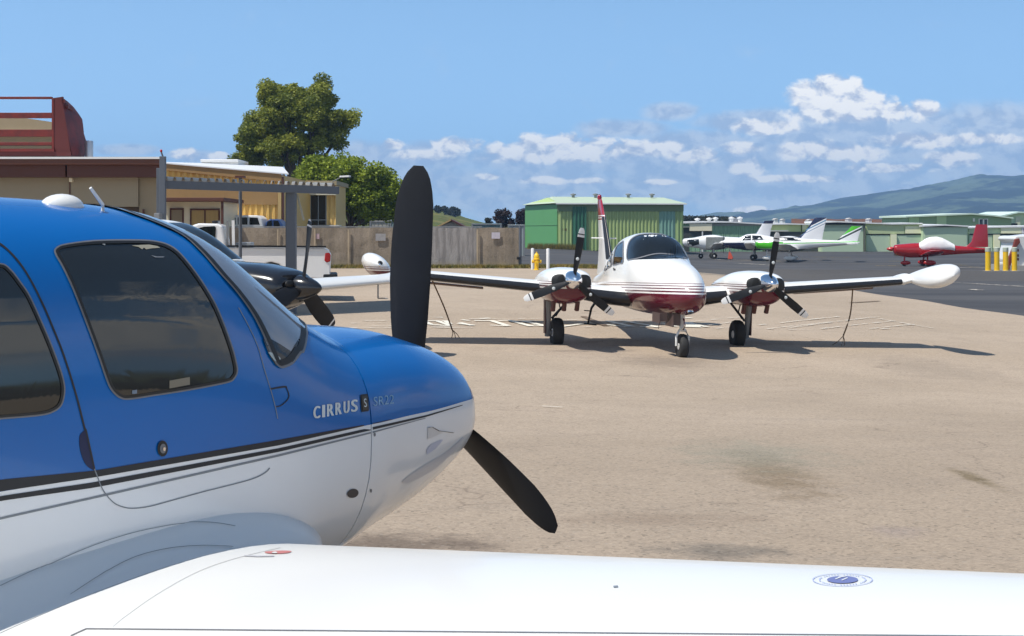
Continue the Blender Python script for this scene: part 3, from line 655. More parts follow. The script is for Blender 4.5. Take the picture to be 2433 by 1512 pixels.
def low_wing_plane(label, loc, rz, hubphi, paint, group, hero):
    root = thing('light_aeroplane', label, 'aeroplane', loc, (0, 0, rz), group)
    du = 0 if hero else .43; st = ST if hero else ST_SIS; fw = FW if hero else FW * 1.5
    mb = MB(); fuselage(mb, st, u0=fw + .006, u1=st[-1][0]); body = obj('fuselage', mb, paint['body'], root, True, smooth=50)
    mb = MB(); fuselage(mb, st, u0=st[0][0], u1=fw, NU=24); cowl = obj('cowling', mb, paint['cowl'], root, True, smooth=50)
    # spinner and propeller
    mb = MB().lathe([(.005, .36), (.05, .325), (.10, .25), (.15, .14), (.175, .04), (.18, -.03)], (0, 0, HB), 'y', 28); obj('spinner', mb, paint['spin'], root, True, smooth=40)
    pr, up = (.93, .06) if hero else (.97, .02)
    wf = lambda t: interp(t, [0, .2, .4, .6, .8, .88, .94, .98, 1], [.70, .88, .98, 1.0, .95, .83, .66, .45, .25])
    for k in range(3):
        mb = MB(); blade(mb, pr, hubphi + k * 2 * math.pi / 3, .180 if hero else .25, wf, tipm=paint['tip'], cz=HB + up, y0=.02, r0=.12, sweep=-.012, n=30); obj('propeller_blade', mb, [M['blackm'], M['white2']], root, True, smooth=50)
    # wings with their root fairings
    for s in (1, -1):
        mb = MB(); vs = [.80, 1.4, 2.2, 3., 4., 5., 5.45, 5.65, 5.78, 5.84]
        wt = wtop if hero else (lambda v: HB - .16 + .018 * v); tz = [0, 0, 0, 0, 0, 0, .02, .05, .09, .13] if hero is False else [0] * 7 + [.01, .02, .03]
        cs = [1, 1, 1, 1, 1, 1, .97, .8, .6, .38]
        wing(mb, [((s * v, wle(v) - du - (1 - k) * .45 * wch(v), wt(v) + z), wch(v) * k, .15) for v, z, k in zip(vs, tz, cs)], 26, .022)
        wg = obj('wing', mb, M['white'], root, True, smooth=50)
        mb = MB(); secs = []
        for v, e, z, th in ((.794, 0, 0, .15), (.75, .003, .006, .15), (.71, .012, .02, .15), (.67, .03, .042, .152), (.63, .06, .07, .155), (.5, .08, .08, .16)):
            secs.append(((s * v, wle(.794) - du + e, wt(.794) - (.794 - v) * .10 + z), wch(.794) + e * 2.4, th))
        wing(mb, secs, 26, .022); wf_ = obj('wing_fairing', mb, M['white'], root, True, smooth=60)
        if s == 1: star, fair = wg, wf_
    # tail
    mb = MB(); wing(mb, [((0, -5.75, HB + .30), 1.45, .10), ((0, -6.15, HB + .75), 1.05, .10), ((0, -6.55, HB + 1.35), .75, .10), ((0, -6.68, HB + 1.42), .55, .06)], 12, 0, True); obj('fin', mb, paint['fin'], root, True, smooth=50)
    for s in (1, -1):
        mb = MB(); wing(mb, [((s * .03, -6.35, HB + .22), .95, .10), ((s * 1.9, -6.6, HB + .24), .65, .09), ((s * 1.96, -6.72, HB + .24), .4, .06)], 12, 0); obj('tailplane', mb, M['white'], root, True, smooth=50)
    # undercarriage with spats
    gz = loc[2]
    for x, y in ((0, -.55), (1.35, -2.35), (-1.35, -2.35)):
        yw = -.35 if x == 0 else y; wx, wy = root.matrix_basis @ Vector((x, yw, 0)) if False else (0, 0), 0
        P = WM[root] @ Vector((x, yw, 0)); zg = g(P.x, P.y) - gz + .02
        wh = wheel(root, (x, yw, zg + .19), .19, .14); 
        mb = MB().tube([(x * .55, y, HB - .5), (x * .85, (y + yw) / 2, zg + .5), (x, yw, zg + .2)], [.05, .04, .035], 8); obj('gear_leg', mb, M['white'], root, True, smooth=60)
        mb = MB().ell((x, yw - .1, zg + .26), (.12, .42, .17)); obj('wheel_spat', mb, M['white'], root, True, smooth=60)
    return root, body, cowl, star, fair

def body_paint(name, top, bottom, ys, zs_, metal=0.):
    mt = pbr(name, bottom, .2, coat=.4); t = NT(mt.node_tree); b = t.nt.nodes['Principled BSDF']
    tc_ = t.n('ShaderNodeTexCoord'); x, y, z = t.sep(tc_.outputs['Object'])
    mr = t.n('ShaderNodeMapRange'); t.put(mr.inputs[0], y); mr.inputs[1].default_value = -8; mr.inputs[2].default_value = 1
    cv = t.n('ShaderNodeFloatCurve'); c = cv.mapping.curves[0]; pts = sorted([((p + 8) / 9, q / 3) for p, q in zip(ys, zs_)])
    pts = [(0, pts[0][1])] + pts + [(1, pts[-1][1])]
    while len(c.points) < len(pts): c.points.new(.5, .5)
    for p, (a, e) in zip(c.points, pts): p.location = (a, e); p.handle_type = 'VECTOR'
    cv.mapping.update(); t.put(cv.inputs['Value'], mr.outputs[0])
    f = t.m('GREATER_THAN', z, t.m('MULTIPLY', cv.outputs[0], 3.0))
    v = t.m('MULTIPLY_ADD', t.m('SUBTRACT', t.noise(tc_.outputs['Object'], 1.3, 4, .6), .5), .12, 1.0)
    t.put(b.inputs['Base Color'], t.mix(1.0, t.mix(f, (*bottom, 1), (*top, 1)), t.xyz(v, v, v), 'MULTIPLY'))
    return mt
HX, HYY = (963 - CX) / F * 6.24, 6.24
HZ = H - (951 - HY) / F * 6.24 - HB
BLUE = (.0, .118, .41)
paintB = body_paint('blue_and_white_paint', BLUE, (.78, .79, .80), [0], [1.2])
hero, hbody, hcowl, hwing, hfair = low_wing_plane('blue and white low wing aeroplane filling the left foreground, its white wing along the bottom', (HX, HYY, HZ), R(-38), R(3.6),
    dict(body=paintB, cowl=paintB, spin=M['white'], fin=M['white'], tip=lambda t: 0), 'parked low wing aeroplanes', True)
K = Skin([hbody, hcowl], hero)
# the colour break and the pin stripes
Lx = [-500, -250, 0, 223, 663.8, 883.3, 1010.7, 1099.6, 1131]
L = [[1245, 1195, 1140, 1118.8, 1045, 1006.2, 979.6, 954.8, 944.8], [1275, 1224, 1168, 1134.7, 1058.2, 1008.2, 980.3, 955, 945], [1285, 1234, 1179, 1146, 1064.8, 1015.4, 986.9, 961.7], [1296, 1245, 1190.5, 1159, 1073.6, 1022, 991.3, 963.4],
     [1340, 1288, 1229.6, 1179.4, 1079, 1025.8, 993.0], [1347, 1294, 1235, 1185, 1084.6, 1029.7, 994.5]]
ys_, zs2 = [], []
for px in range(-260, 1126, 40):
    h = K.hit((px, interp(px, Lx, L[1])), 0); ys_.append(h.y); zs2.append(h.z)
ys_, zs2 = ys_[::-1], zs2[::-1]
P2 = body_paint('blue_and_white_fuselage_paint', BLUE, (.78, .79, .80), [y for y in ys_][::2], [z for z in zs2][::2])
for o in (hbody, hcowl): o.data.materials[0] = P2
bpy.data.materials.remove(paintB)
for i, (lo, hi, x0, x1, m_) in enumerate(((0, 1, -450, 930, 'line'), (2, 3, -450, 1098, 'line'), (4, 5, -450, 1010, 'grey'))):
    for par, a, b_ in ((hbody, x0, 881), (hcowl, 885, x1)):
        if b_ <= a: continue
        xs = [lerp(a, b_, k / 60) for k in range(61)]; mb = MB()
        K.ring(mb, [(x, interp(x, Lx, L[lo])) for x in xs], [(x, interp(x, Lx, L[hi])) for x in xs], .0018, closed=False)
        obj('pinstripe', mb, M[m_], par, True, smooth=60)
# door windows, rear windows, windscreen
def pane(name, outline, skin, parent, n=6, fr=5.5, tr=4.5, mirror=True, how='pix', step=16, glass='glass', off=.003, sealm='seal', trimm='trim'):
    ol = cr(outline, n)
    for mir in ((0, 1) if mirror else (0,)):
        f = mirrored if mir else (lambda q: q)
        mb = MB(); skin.patch(mb, ol, off, step, how); gl = obj(name, f(mb), M[glass], parent, True, smooth=60)
        mb = MB(); skin.ring(mb, inset(ol, -min(.5, fr * .1)), inset(ol, fr), off + .0025, how=how); obj('seal', f(mb), M[sealm], gl, True, smooth=60)
        if tr:
            mb = MB(); skin.ring(mb, inset(ol, -tr), ol, off + .001, how=how); obj('frame', f(mb), M[trimm], gl, True, smooth=60)
W1 = Z([(365, 335), (420, 312), (600, 290), (850, 285), (1000, 293), (1100, 325), (1180, 395), (1290, 540), (1380, 690), (1440, 830), (1490, 970), (1516, 1070), (1522, 1120), (1505, 1160), (1455, 1188), (1200, 1237), (1000, 1268), (840, 1292), (775, 1285), (725, 1240), (695, 1180), (640, 1020), (570, 830), (480, 600), (410, 450), (362, 365)], 1.643, 0, 780)
W2 = Z([(0, 437), (60, 475), (120, 550), (180, 640), (250, 790), (310, 930), (360, 1060), (395, 1170), (405, 1250), (385, 1335), (330, 1378), (250, 1398), (100, 1412), (0, 1420), (-250, 1445), (-400, 1430), (-440, 1330), (-400, 950), (-300, 600), (-130, 450)], 1.643, 0, 780)
pane('side_window', W1, K, hbody, glass='glasss'); pane('rear_window', W2, K, hbody, glass='glasss')
sw_ = [c for c in hbody.children if c.name.startswith('side_window')][0]
for nm, l, col in (('sun_visor', [(845, 312), (890, 322), (915, 338), (925, 326), (940, 338), (985, 330), (1030, 328), (1015, 318), (960, 308), (905, 310)], (.36, .33, .25)), ('sun_visor', [(655, 300), (678, 298), (674, 310), (660, 308)], (.5, .5, .48)), ('grab_handle', [(972, 376), (1010, 384), (1060, 384), (1050, 390), (1000, 390)], (.22, .23, .25)), ('placard', [(1090, 1182), (1222, 1158), (1222, 1208), (1090, 1232)], (.20, .175, .13)), ('placard', [(848, 1245), (880, 1240), (880, 1265), (848, 1268)], (.16, .2, .26))):
    mb = MB(); K.patch(mb, [Vector(p) for p in Z(l, 1.643, 0, 780)], .0045, 8); obj(nm, mb, pbr('seen_through_glass', col, .3), sw_, True, smooth=60)
WS = Z([(640, 150), (700, 190), (800, 262), (900, 350)], 1.643, 0, 780)
pil = [(432, 560), (470, 592), (520, 648), (560, 694), (600, 748), (630, 808), (648, 852), (660, 871)]
front = [(672, 872), (690, 860), (708, 838), (720, 818)]
P_ = [K.hit(p, 0) for p in pil]; Q_ = [K.hit(p, 0) for p in front]
star_ = [(p.x, p.y) for p in P_] + [(q.x, q.y) for q in Q_]
K.st = ST; K.mid = HB
star_ = [(math.pi / 2, 1.70), (1.2, 1.69)] + [(topangle(ST, x, -y), -y) for x, y in star_] + [(topangle(ST, .28, .93), .915), (topangle(ST, .15, .9), .885), (math.pi / 2, .875)]
full = star_ + [(math.pi - x, y) for x, y in reversed(star_[1:-1])]
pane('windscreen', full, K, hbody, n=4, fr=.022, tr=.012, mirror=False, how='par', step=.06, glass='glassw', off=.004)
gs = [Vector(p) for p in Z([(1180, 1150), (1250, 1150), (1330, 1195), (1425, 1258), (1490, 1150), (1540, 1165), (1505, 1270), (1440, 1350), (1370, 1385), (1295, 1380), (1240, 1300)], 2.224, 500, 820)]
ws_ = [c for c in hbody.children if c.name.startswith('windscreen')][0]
mb = MB(); K.patch(mb, gs, .0055, 8); obj('dash_through_glass', mb, pbr('dash_through_glass', (.022, .024, .028), .06), ws_, True, smooth=60)  # dark patch for the dash seen through the glass, with lower border
mb = MB(); K.patch(mb, cr(Z([(1225, 1265), (1255, 1268), (1300, 1290), (1328, 1315), (1325, 1335), (1290, 1345), (1262, 1320), (1240, 1290)], 2.224, 500, 820), 3), .007, 5); obj('painted_reflection', mb, pbr('pale_reflection_paint', (.40, .46, .46), .3), ws_, True)  # pale patch paints a reflection on the windscreen
# panel gaps, door seams
def seam(name, pts, wd, par, m_='line', off=.0022, mirror=True):
    mb = MB(); K.ribbon(mb, cr(pts, 8, False), wd, off); obj(name, mb, M[m_], par, True, smooth=60)
    if mirror: obj(name, mirrored(mb), M[m_], par, True, smooth=60)
dr = Z([(-100, 240), (0, 300), (60, 350), (130, 430), (200, 540), (280, 700), (340, 840), (400, 990), (450, 1140), (500, 1310), (545, 1490)], 1.643, 0, 780)
dr2 = Z([(545, 150), (570, 260), (600, 400), (622, 455), (645, 515), (680, 570), (730, 620), (790, 645), (850, 652), (950, 640), (1100, 600), (1300, 545), (1500, 495), (1620, 460), (1690, 425), (1720, 395)], 1.622, 0, 1600)
seam('door_gap', dr + dr2[:3], 4.6, hbody); seam('door_gap', dr2[2:], 2.6, hbody, 'grey')
seam('door_gap', Z([(305, 715), (290, 640), (260, 530), (220, 400), (180, 260), (120, 130), (60, 20)], 1.592, 900, 1200), 1.8, hbody, 'grey')
hatch = Z([(258, 530), (345, 515), (360, 520), (375, 580), (330, 630), (295, 640)], 1.592, 900, 1200)
seam('hatch_gap', hatch[:3], 4, hbody, mirror=False); seam('hatch_gap', hatch[2:], 2.6, hbody, mirror=False)
# door handle recess and lock
mb = MB(); K.patch(mb, cr(Z([(545, 160), (570, 260), (605, 398), (570, 395), (535, 355), (510, 280), (505, 200), (520, 170)], 1.622, 0, 1600), 4), .0015, 8); obj('door_handle', mb, pbr('dark_blue_recess', (.004, .012, .06), .3), hbody, True, smooth=60)
def disc(name, c, rx, ry, m_, par, off=.002, skin=None, rot=0, n=20):
    k = skin or K; mb = MB(); pts = []
    for i in range(n):
        a = 2 * math.pi * i / n; x, y = rx * math.cos(a), ry * math.sin(a); pts.append(Vector((c[0] + x * math.cos(rot) - y * math.sin(rot), c[1] + x * math.sin(rot) + y * math.cos(rot))))
    k.patch(mb, pts, off, 5); return obj(name, mb, m_, par, True, smooth=60)
lk = disc('door_lock', (384.5, 1066), 12.5, 19, M['seal'], hbody, .004)
disc('lock_ring', (384.5, 1066), 7.5, 11.5, M['trim'], lk, .006); disc('lock_barrel', (386, 1067), 3, 4.5, M['chrome'], lk, .009)
disc('vent_cover', (837, 1172), 13.8, 10.6, pbr('vent_cover_grey', (.05, .045, .05), .5), hbody, .003, rot=-.3)
disc('screw', (889.5, 1033), 2.4, 4.6, M['trim'], hcowl); disc('screw', (880.5, 1166), 2.4, 4.6, M['trim'], hcowl)
# lettering
def lettering(name, txt, q, m_, par, skin, off=.0022, bold=0):
    vs, fs = text_shape(txt); mb = MB(); mb.add([skin.hit(quadmap(q, u, v), off) for u, v in vs], fs); return obj(name, mb, m_, par, True)
x0 = 368
for ch, a, b_ in (('C', 368, 432), ('I', 462, 484), ('R', 515, 580), ('R', 606, 664), ('U', 694, 748), ('S', 776, 838)):
    f = lambda x, t: lerp(418, 338, (x - 368) / 470) if t else lerp(550, 466, (x - 368) / 470)
    q = Z([(a, f(a, 1)), (b_, f(b_, 1)), (b_, f(b_, 0)), (a, f(a, 0))], 2.749, 1100, 1450)
    vs, fs = text_shape(ch); mb = MB()
    for dx in (-1.3, 0, 1.3): mb.add([K.hit(quadmap(q, u, v) + Vector((dx, 0)), .0022 + abs(dx) * .0002) for u, v in vs], fs)
    obj('lettering', mb, M['silver'], hbody, True)
q = Z([(868, 290), (952, 280), (965, 465), (880, 478)], 2.749, 1100, 1450)
def quadpatch(q, m_, par, off, name, skin=None, r=.12):
    ol = []
    for cx_, cy_ in ((0, 0), (1, 0), (1, 1), (0, 1)):
        for k in range(5):
            a = math.pi + (cx_ + cy_ * (1 if cx_ else 3)) * math.pi / 2 + k * math.pi / 8
            ol.append(quadmap(q, cx_ + (r if cx_ == 0 else -r) + r * math.cos(a), 1 - (cy_ + (r if cy_ == 0 else -r) + r * math.sin(a))))
    mb = MB(); (skin or K).patch(mb, ol, off, 6); return obj(name, mb, m_, par, True, smooth=60)
em = quadpatch(q, M['seal'], hbody, .003, 'emblem')
q2 = [quadmap(q, u, v) for u, v in ((.16, .9), (.84, .9), (.84, .1), (.16, .1))]
quadpatch(q2, pbr('emblem_bronze', (.075, .06, .045), .35, metal=.6), em, .0045, 'emblem_field')
lettering('emblem_mark', 'S', [quadmap(q, u, v) for u, v in ((.34, .74), (.7, .74), (.7, .26), (.34, .26))], M['silver'], em, K, .0055)
lettering('lettering', 'SR22', Z([(1015, 315), (1235, 287), (1235, 385), (1015, 413)], 2.749, 1100, 1450), pbr('faint_blue_lettering', (.20, .36, .52), .3), hcowl, K)
# cooling inlet on the cowl side and the painted shade of the chin under it
I = lambda l: Z(l, 2.749, 1100, 1450)
mb = MB(); K.patch(mb, [Vector(p) for p in I([(1602, 640), (1650, 635), (1720, 675), (1880, 697), (1760, 770), (1640, 900), (1590, 935)])], -.012, 5)
mb2 = MB(); A_ = [Vector(p) for p in I([(1602, 640), (1650, 635), (1720, 675), (1880, 697)])]
K.ring(mb2, A_, [p + Vector((0, 1.6)) for p in A_], .006, .001, closed=False)
obj('air_inlet_lip', mb2, pbr('inlet_lip', (.36, .34, .33), .5), hcowl, True)
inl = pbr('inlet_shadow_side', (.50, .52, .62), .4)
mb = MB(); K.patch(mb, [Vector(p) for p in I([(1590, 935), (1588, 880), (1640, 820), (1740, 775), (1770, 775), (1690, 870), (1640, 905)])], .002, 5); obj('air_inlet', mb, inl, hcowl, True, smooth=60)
mb = MB(); K.patch(mb, [Vector(p) for p in I([(1602, 645), (1640, 640), (1720, 685), (1760, 700), (1700, 730), (1600, 770)])], .002, 5); obj('air_inlet', mb, pbr('inlet_floor', (.64, .62, .60), .4), hcowl, True, smooth=60)
mb = MB(); K.patch(mb, cr([Vector(p) for p in I([(1330, 1235), (1350, 1200), (1500, 1090), (1650, 1000), (1800, 910), (1960, 770), (1985, 745), (1960, 800), (1850, 930), (1700, 1075), (1560, 1160), (1400, 1240)])], 4), .0025, 6)
obj('chin_shade', mb, pbr('painted_chin_shade', (.56, .56, .58), .4), hcowl, True, smooth=60)  # grey patch paints the shaded underside of the chin bump
# aerials
p = K.hit((157, 488), 0)
mb = MB().ell((p.x - .02, p.y, p.z - .005), (.050, .072, .040), 20, 12); obj('satellite_aerial', mb, M['white'], hbody, True, smooth=60)
p = K.hit((246, 503), -.01); q = Vector((p.x - .0, p.y - .045, p.z + .082)); mb = MB().tube([p, p + Vector((0, 0, .03)), q], [.007, .006, .005], 8); obj('whip_aerial', mb, M['white'], hbody, True, smooth=60)
# wing furniture
KW = Skin([hwing], hero); KF = Skin([hwing, hfair], hero)
ww = Z([(120, 1540), (185, 1470), (300, 1350), (450, 1210), (600, 1110), (750, 1020), (900, 955), (1100, 910), (1300, 897), (1450, 902), (1490, 906), (1300, 948), (1050, 1018), (850, 1093), (700, 1183), (550, 1293), (400, 1403), (300, 1475), (220, 1540)], 1.622, 0, 1600)
KX = Skin([hfair, hwing, hbody], hero); 
mb = MB(); KX.ribbon(mb, cr([Vector(p) for p in ww[3:11]], 6, False), 1.3, .0045); obj('panel_line', mb, M['trim'], hfair, True)
mb = MB(); KX.ribbon(mb, cr(Z([(0, 1150), (180, 1065), (350, 990), (520, 915), (700, 850), (850, 805), (1000, 772), (1130, 750), (1250, 742), (1380, 748), (1500, 768)], 1.622, 0, 1600), 6, False), 1.4, .003); obj('panel_line', mb, M['grey'], hbody, True)
M['pale_line'] = pbr('pale_panel_line', (.45, .45, .44), .5)
def wseam(pts, wd, m_='trim', off=.0015):
    mb = MB(); KW.ribbon(mb, pts, wd, off); obj('panel_line', mb, M[m_], hwing, True)
wseam([(lerp(205, 2433, t), lerp(1495, 1513.5, t)) for t in [i / 60 for i in range(61)]], 2.4)
wseam([(205, 1495), (185, 1504), (168, 1512)], 2.4)
wseam(cr(Z([(1790, 905), (1500, 975), (1250, 1065), (1000, 1205), (800, 1345), (722, 1410)], 1.622, 0, 1600), 6, False), .8, 'pale_line', .001)
mb = MB(); 
def wdisc(name, c, rx, ry, col, off, rx2=None, ry2=None):
    mb = MB(); A = [(c[0] + rx * math.cos(a), c[1] + ry * math.sin(a)) for a in (2 * math.pi * i / 40 for i in range(40))]
    if rx2: B = [(c[0] + rx2 * math.cos(a), c[1] + ry2 * math.sin(a)) for a in (2 * math.pi * i / 40 for i in range(40))]; KW.ring(mb, A, B, off)
    else: KW.patch(mb, [Vector(p) for p in A], off, 8)
    return obj(name, mb, col, hwing, True)
indigo = pbr('indigo_decal', (.14, .16, .36), .4); pale = pbr('pale_blue_decal', (.42, .46, .66), .4)
wdisc('wing_emblem', (2002, 1379.5), 72, 15.6, pale, .002, 69, 14.7); wdisc('wing_emblem', (2002, 1379.5), 37, 8.6, indigo, .002)
mb = MB(); 
for a, b_ in (((1992, 1375), (2010, 1372)), ((2000, 1382), (2014, 1376)), ((1985, 1379), (1999, 1374))): KW.ribbon(mb, [Vector(a), Vector(b_)], 2.2, .003)
obj('wing_emblem', mb, M['white'], hwing, True)
mb = MB()
for k in range(46):                                  # the ring of tiny lettering round the emblem
    a = 2 * math.pi * k / 46
    if k % 7 == 6: continue
    c_ = Vector((2002 + 55 * math.cos(a), 1379.5 + 11.9 * math.sin(a))); KW.ribbon(mb, [c_ - Vector((0, .8)), c_ + Vector((0, .8))], 3.2, .002)
obj('wing_emblem', mb, pale, hwing, True)
rd = pbr('faded_red_decal', (.52, .17, .16), .4)
wdisc('step_decal', (1092, 1313), 54, 5.2, rd, .002, 38, 2.8) if False else None
D_ = Z([(1690, 936), (1720, 930), (1790, 926), (1845, 927), (1862, 932), (1840, 940), (1790, 945), (1720, 944)], 1.622, 0, 1600)
mb = MB(); KF.patch(mb, cr(D_, 4), .002, 5); obj('step_decal', mb, rd, hwing, True)
mb = MB(); KF.patch(mb, cr(Z([(1735, 943), (1750, 936), (1765, 936), (1772, 943), (1755, 946)], 1.622, 0, 1600), 4), .0035, 4); obj('step_decal', mb, M['white'], hwing, True)
mb = MB(); KF.ribbon(mb, Z([(1560, 957), (1640, 962), (1750, 960)], 1.622, 0, 1600), 2.6, .002); obj('step_decal', mb, pbr('grey_lettering', (.45, .45, .48), .5), hwing, True)
mb = MB(); KW.patch(mb, [Vector(p) for p in ((1457, 1394), (1468, 1393), (1469, 1397), (1458, 1397.5))], .002, 4); obj('fuel_drain_mark', mb, M['grey'], hwing, True)

# its sister with a black nose
p = at(716, 684, 21.0)
sis = low_wing_plane('white low wing aeroplane with black nose and spinner, behind the blue aeroplane', (p.x, p.y, p.z - HB), R(-119.4), R(-10),
    dict(body=M['white'], cowl=M['black'], spin=M['black'], fin=M['white'], tip=lambda t: 1 if (.86 < t < .91 or .95 < t) else 0), 'parked low wing aeroplanes', False)
sroot, sbody, scowl = sis[0], sis[1], sis[2]; KS = Skin([sbody, scowl], sroot)
mb = MB()
W1s = []
for q in cr(W1, 6):
    h = K.hit(q, 0); W1s.append((h.y - .70, h.z + .06))
W2s = []
for q in cr(W2, 6):
    h = K.hit(q, 0); W2s.append((h.y - .73, h.z + .06))
for nm, ol in (('side_window', W1s), ('rear_window', W2s)):
    mb = MB(); KS.patch(mb, [Vector(q) for q in ol], .004, .12, 'side'); obj(nm, mb, M['glass'], sbody, True, smooth=60); obj(nm, mirrored(mb), M['glass'], sbody, True, smooth=60)
mb = MB(); KS.st = ST_SIS; KS.mid = HB; KS.patch(mb, [p + Vector((0, .43 + .30 * ss(.9, 1.9, p.y))) for p in cr(full, 4)], .005, .08, 'par'); obj('windscreen', mb, M['glass'], sbody, True, smooth=60)
for q in ((1096, 1258),):
    mb = MB(); c_ = Vector(((q[0] / 2.044 + 560) / 1.65721, (q[1] / 2.044 + 560) / 1.65721)); KS.patch(mb, [c_ + Vector((4.6 * math.cos(a), 5.4 * math.sin(a))) for a in (i * .4 for i in range(16))], .004, 4); obj('round_badge', mb, pbr('badge', (.42, .34, .3), .4), scowl, True)
for s in (1, -1):
    mb = MB().ell((s * .22, -.03, HB + .06), (.11, .03, .055)); obj('air_inlet', mb, M['seal'], scowl, True, smooth=60)
mb = MB().tube([(-4.4, wle(4.4) - .5, HB - .12), (-4.4, wle(4.4) - .5, HB - .36)], .014, 6).tube([(-4.4, wle(4.4) - .5, HB - .36), (-4.4, wle(4.4) - .3, HB - .36)], .012, 6); obj('pitot_tube', mb, M['steel'], sroot, True)
# ------------------------------------------------------------------ the twin with white and maroon paint
def band_paint(name, y_sl, zs3, wob=0.):
    # maroon below, white above, three thin maroon stripes at the break
    mt = pbr(name, (.8, .8, .8), .2, coat=.35); t = NT(mt.node_tree); b = t.nt.nodes['Principled BSDF']
    tc_ = t.n('ShaderNodeTexCoord'); x, y, z = t.sep(tc_.outputs['Object'])
    s = t.m('SUBTRACT', z, t.m('MULTIPLY', y, y_sl)); f = t.m('LESS_THAN', s, zs3[0])
    for lo, hi in zs3[1:]:
        f = t.m('MAXIMUM', f, t.m('MULTIPLY', t.m('GREATER_THAN', s, lo), t.m('LESS_THAN', s, hi)))
    t.put(b.inputs['Base Color'], t.mix(f, (.85, .85, .83, 1), (.115, .006, .020, 1)))
    return mt
TW = (3.056, 28.6, 0.0); PH = 9.0
twin = thing('twin_engine_aeroplane', 'white and maroon twin engine aeroplane with wing tip tanks, nose towards the viewer', 'aeroplane', TW, (0, R(-1.25), R(180 + PH)))
HT = 1.377
FST = [(-1.62, .02, 1.16, 1.12, 1.14, 2, 2), (-1.58, .10, 1.25, 1.03, 1.14, 2, 2), (-1.45, .22, 1.38, .93, 1.14, 2.1, 2.1), (-1.15, .36, 1.55, .83, 1.15, 2.2, 2.2), (-.6, .49, 1.74, .76, 1.17, 2.3, 2.3), (0, .57, 1.85, .73, 1.2, 2.3, 2.3),
       (.32, .60, 1.90, .72, 1.25, 2.3, 2.4), (.42, .61, 1.94, .72, 1.27, 2.3, 2.4), (.8, .635, 2.16, .71, 1.3, 2.6, 2.5), (1.15, .65, 2.28, .71, 1.32, 2.8, 2.6), (1.7, .66, 2.33, .71, 1.33, 2.8, 2.6), (2.5, .655, 2.28, .72, 1.33, 2.7, 2.5),
       (3.3, .58, 2.10, .80, 1.34, 2.2, 2.3), (4.2, .44, 1.76, .86, 1.28, 2.1, 2.1), (5.5, .26, 1.48, .92, 1.18, 2, 2), (6.8, .10, 1.28, .97, 1.10, 2, 2), (7.15, .04, 1.18, 1.02, 1.08, 2, 2)]
mb = MB(); fuselage(mb, FST, 70, 48)
tb = obj('fuselage', mb, band_paint('white_and_maroon_paint', .030, [1.155, (1.185, 1.215), (1.245, 1.268), (1.298, 1.316), (1.345, 1.358)]), twin, True, smooth=60)
KT = Skin([tb], twin)
Wz = lambda l: Z(l, 3.78, 2300, 860)
ws = Wz([(648, 612), (640, 520), (655, 410), (690, 330), (760, 275), (850, 245), (1000, 236), (1150, 243), (1290, 268), (1370, 318), (1420, 380), (1470, 470), (1515, 555), (1540, 598), (1450, 578), (1350, 550), (1200, 533), (1080, 533), (980, 550), (880, 577), (780, 602), (700, 614)])
def tpane(name, ol, mir, glass='glass'):
    ol = cr(ol, 4)
    for m_ in ((0, 1) if mir else (0,)):
        f = mirrored if m_ else (lambda q: q)
        mb = MB(); KT.patch(mb, ol, .006, 8); gl = obj(name, f(mb), M[glass], tb, True, smooth=60)
        mb = MB(); KT.ring(mb, inset(ol, -1.2), inset(ol, 1.2), .010); obj('window_frame', f(mb), M['trim'], gl, True, smooth=60)
tpane('windscreen', ws, False)
tpane('side_window', Wz([(440, 695), (436, 640), (450, 540), (475, 440), (520, 385), (575, 350), (588, 352), (584, 500), (580, 655), (520, 672)]), True)
tpane('side_window', Wz([(302, 775), (312, 680), (340, 590), (370, 520), (400, 472), (414, 468), (412, 560), (406, 704), (350, 740)]), True)
mb = MB(); KT.ribbon(mb, Wz([(443, 738), (450, 778)]), 2, .01); KT.ribbon(mb, Wz([(450, 758), (475, 762)]), 2.6, .012); obj('door_handle', mb, M['seal'], tb, True)
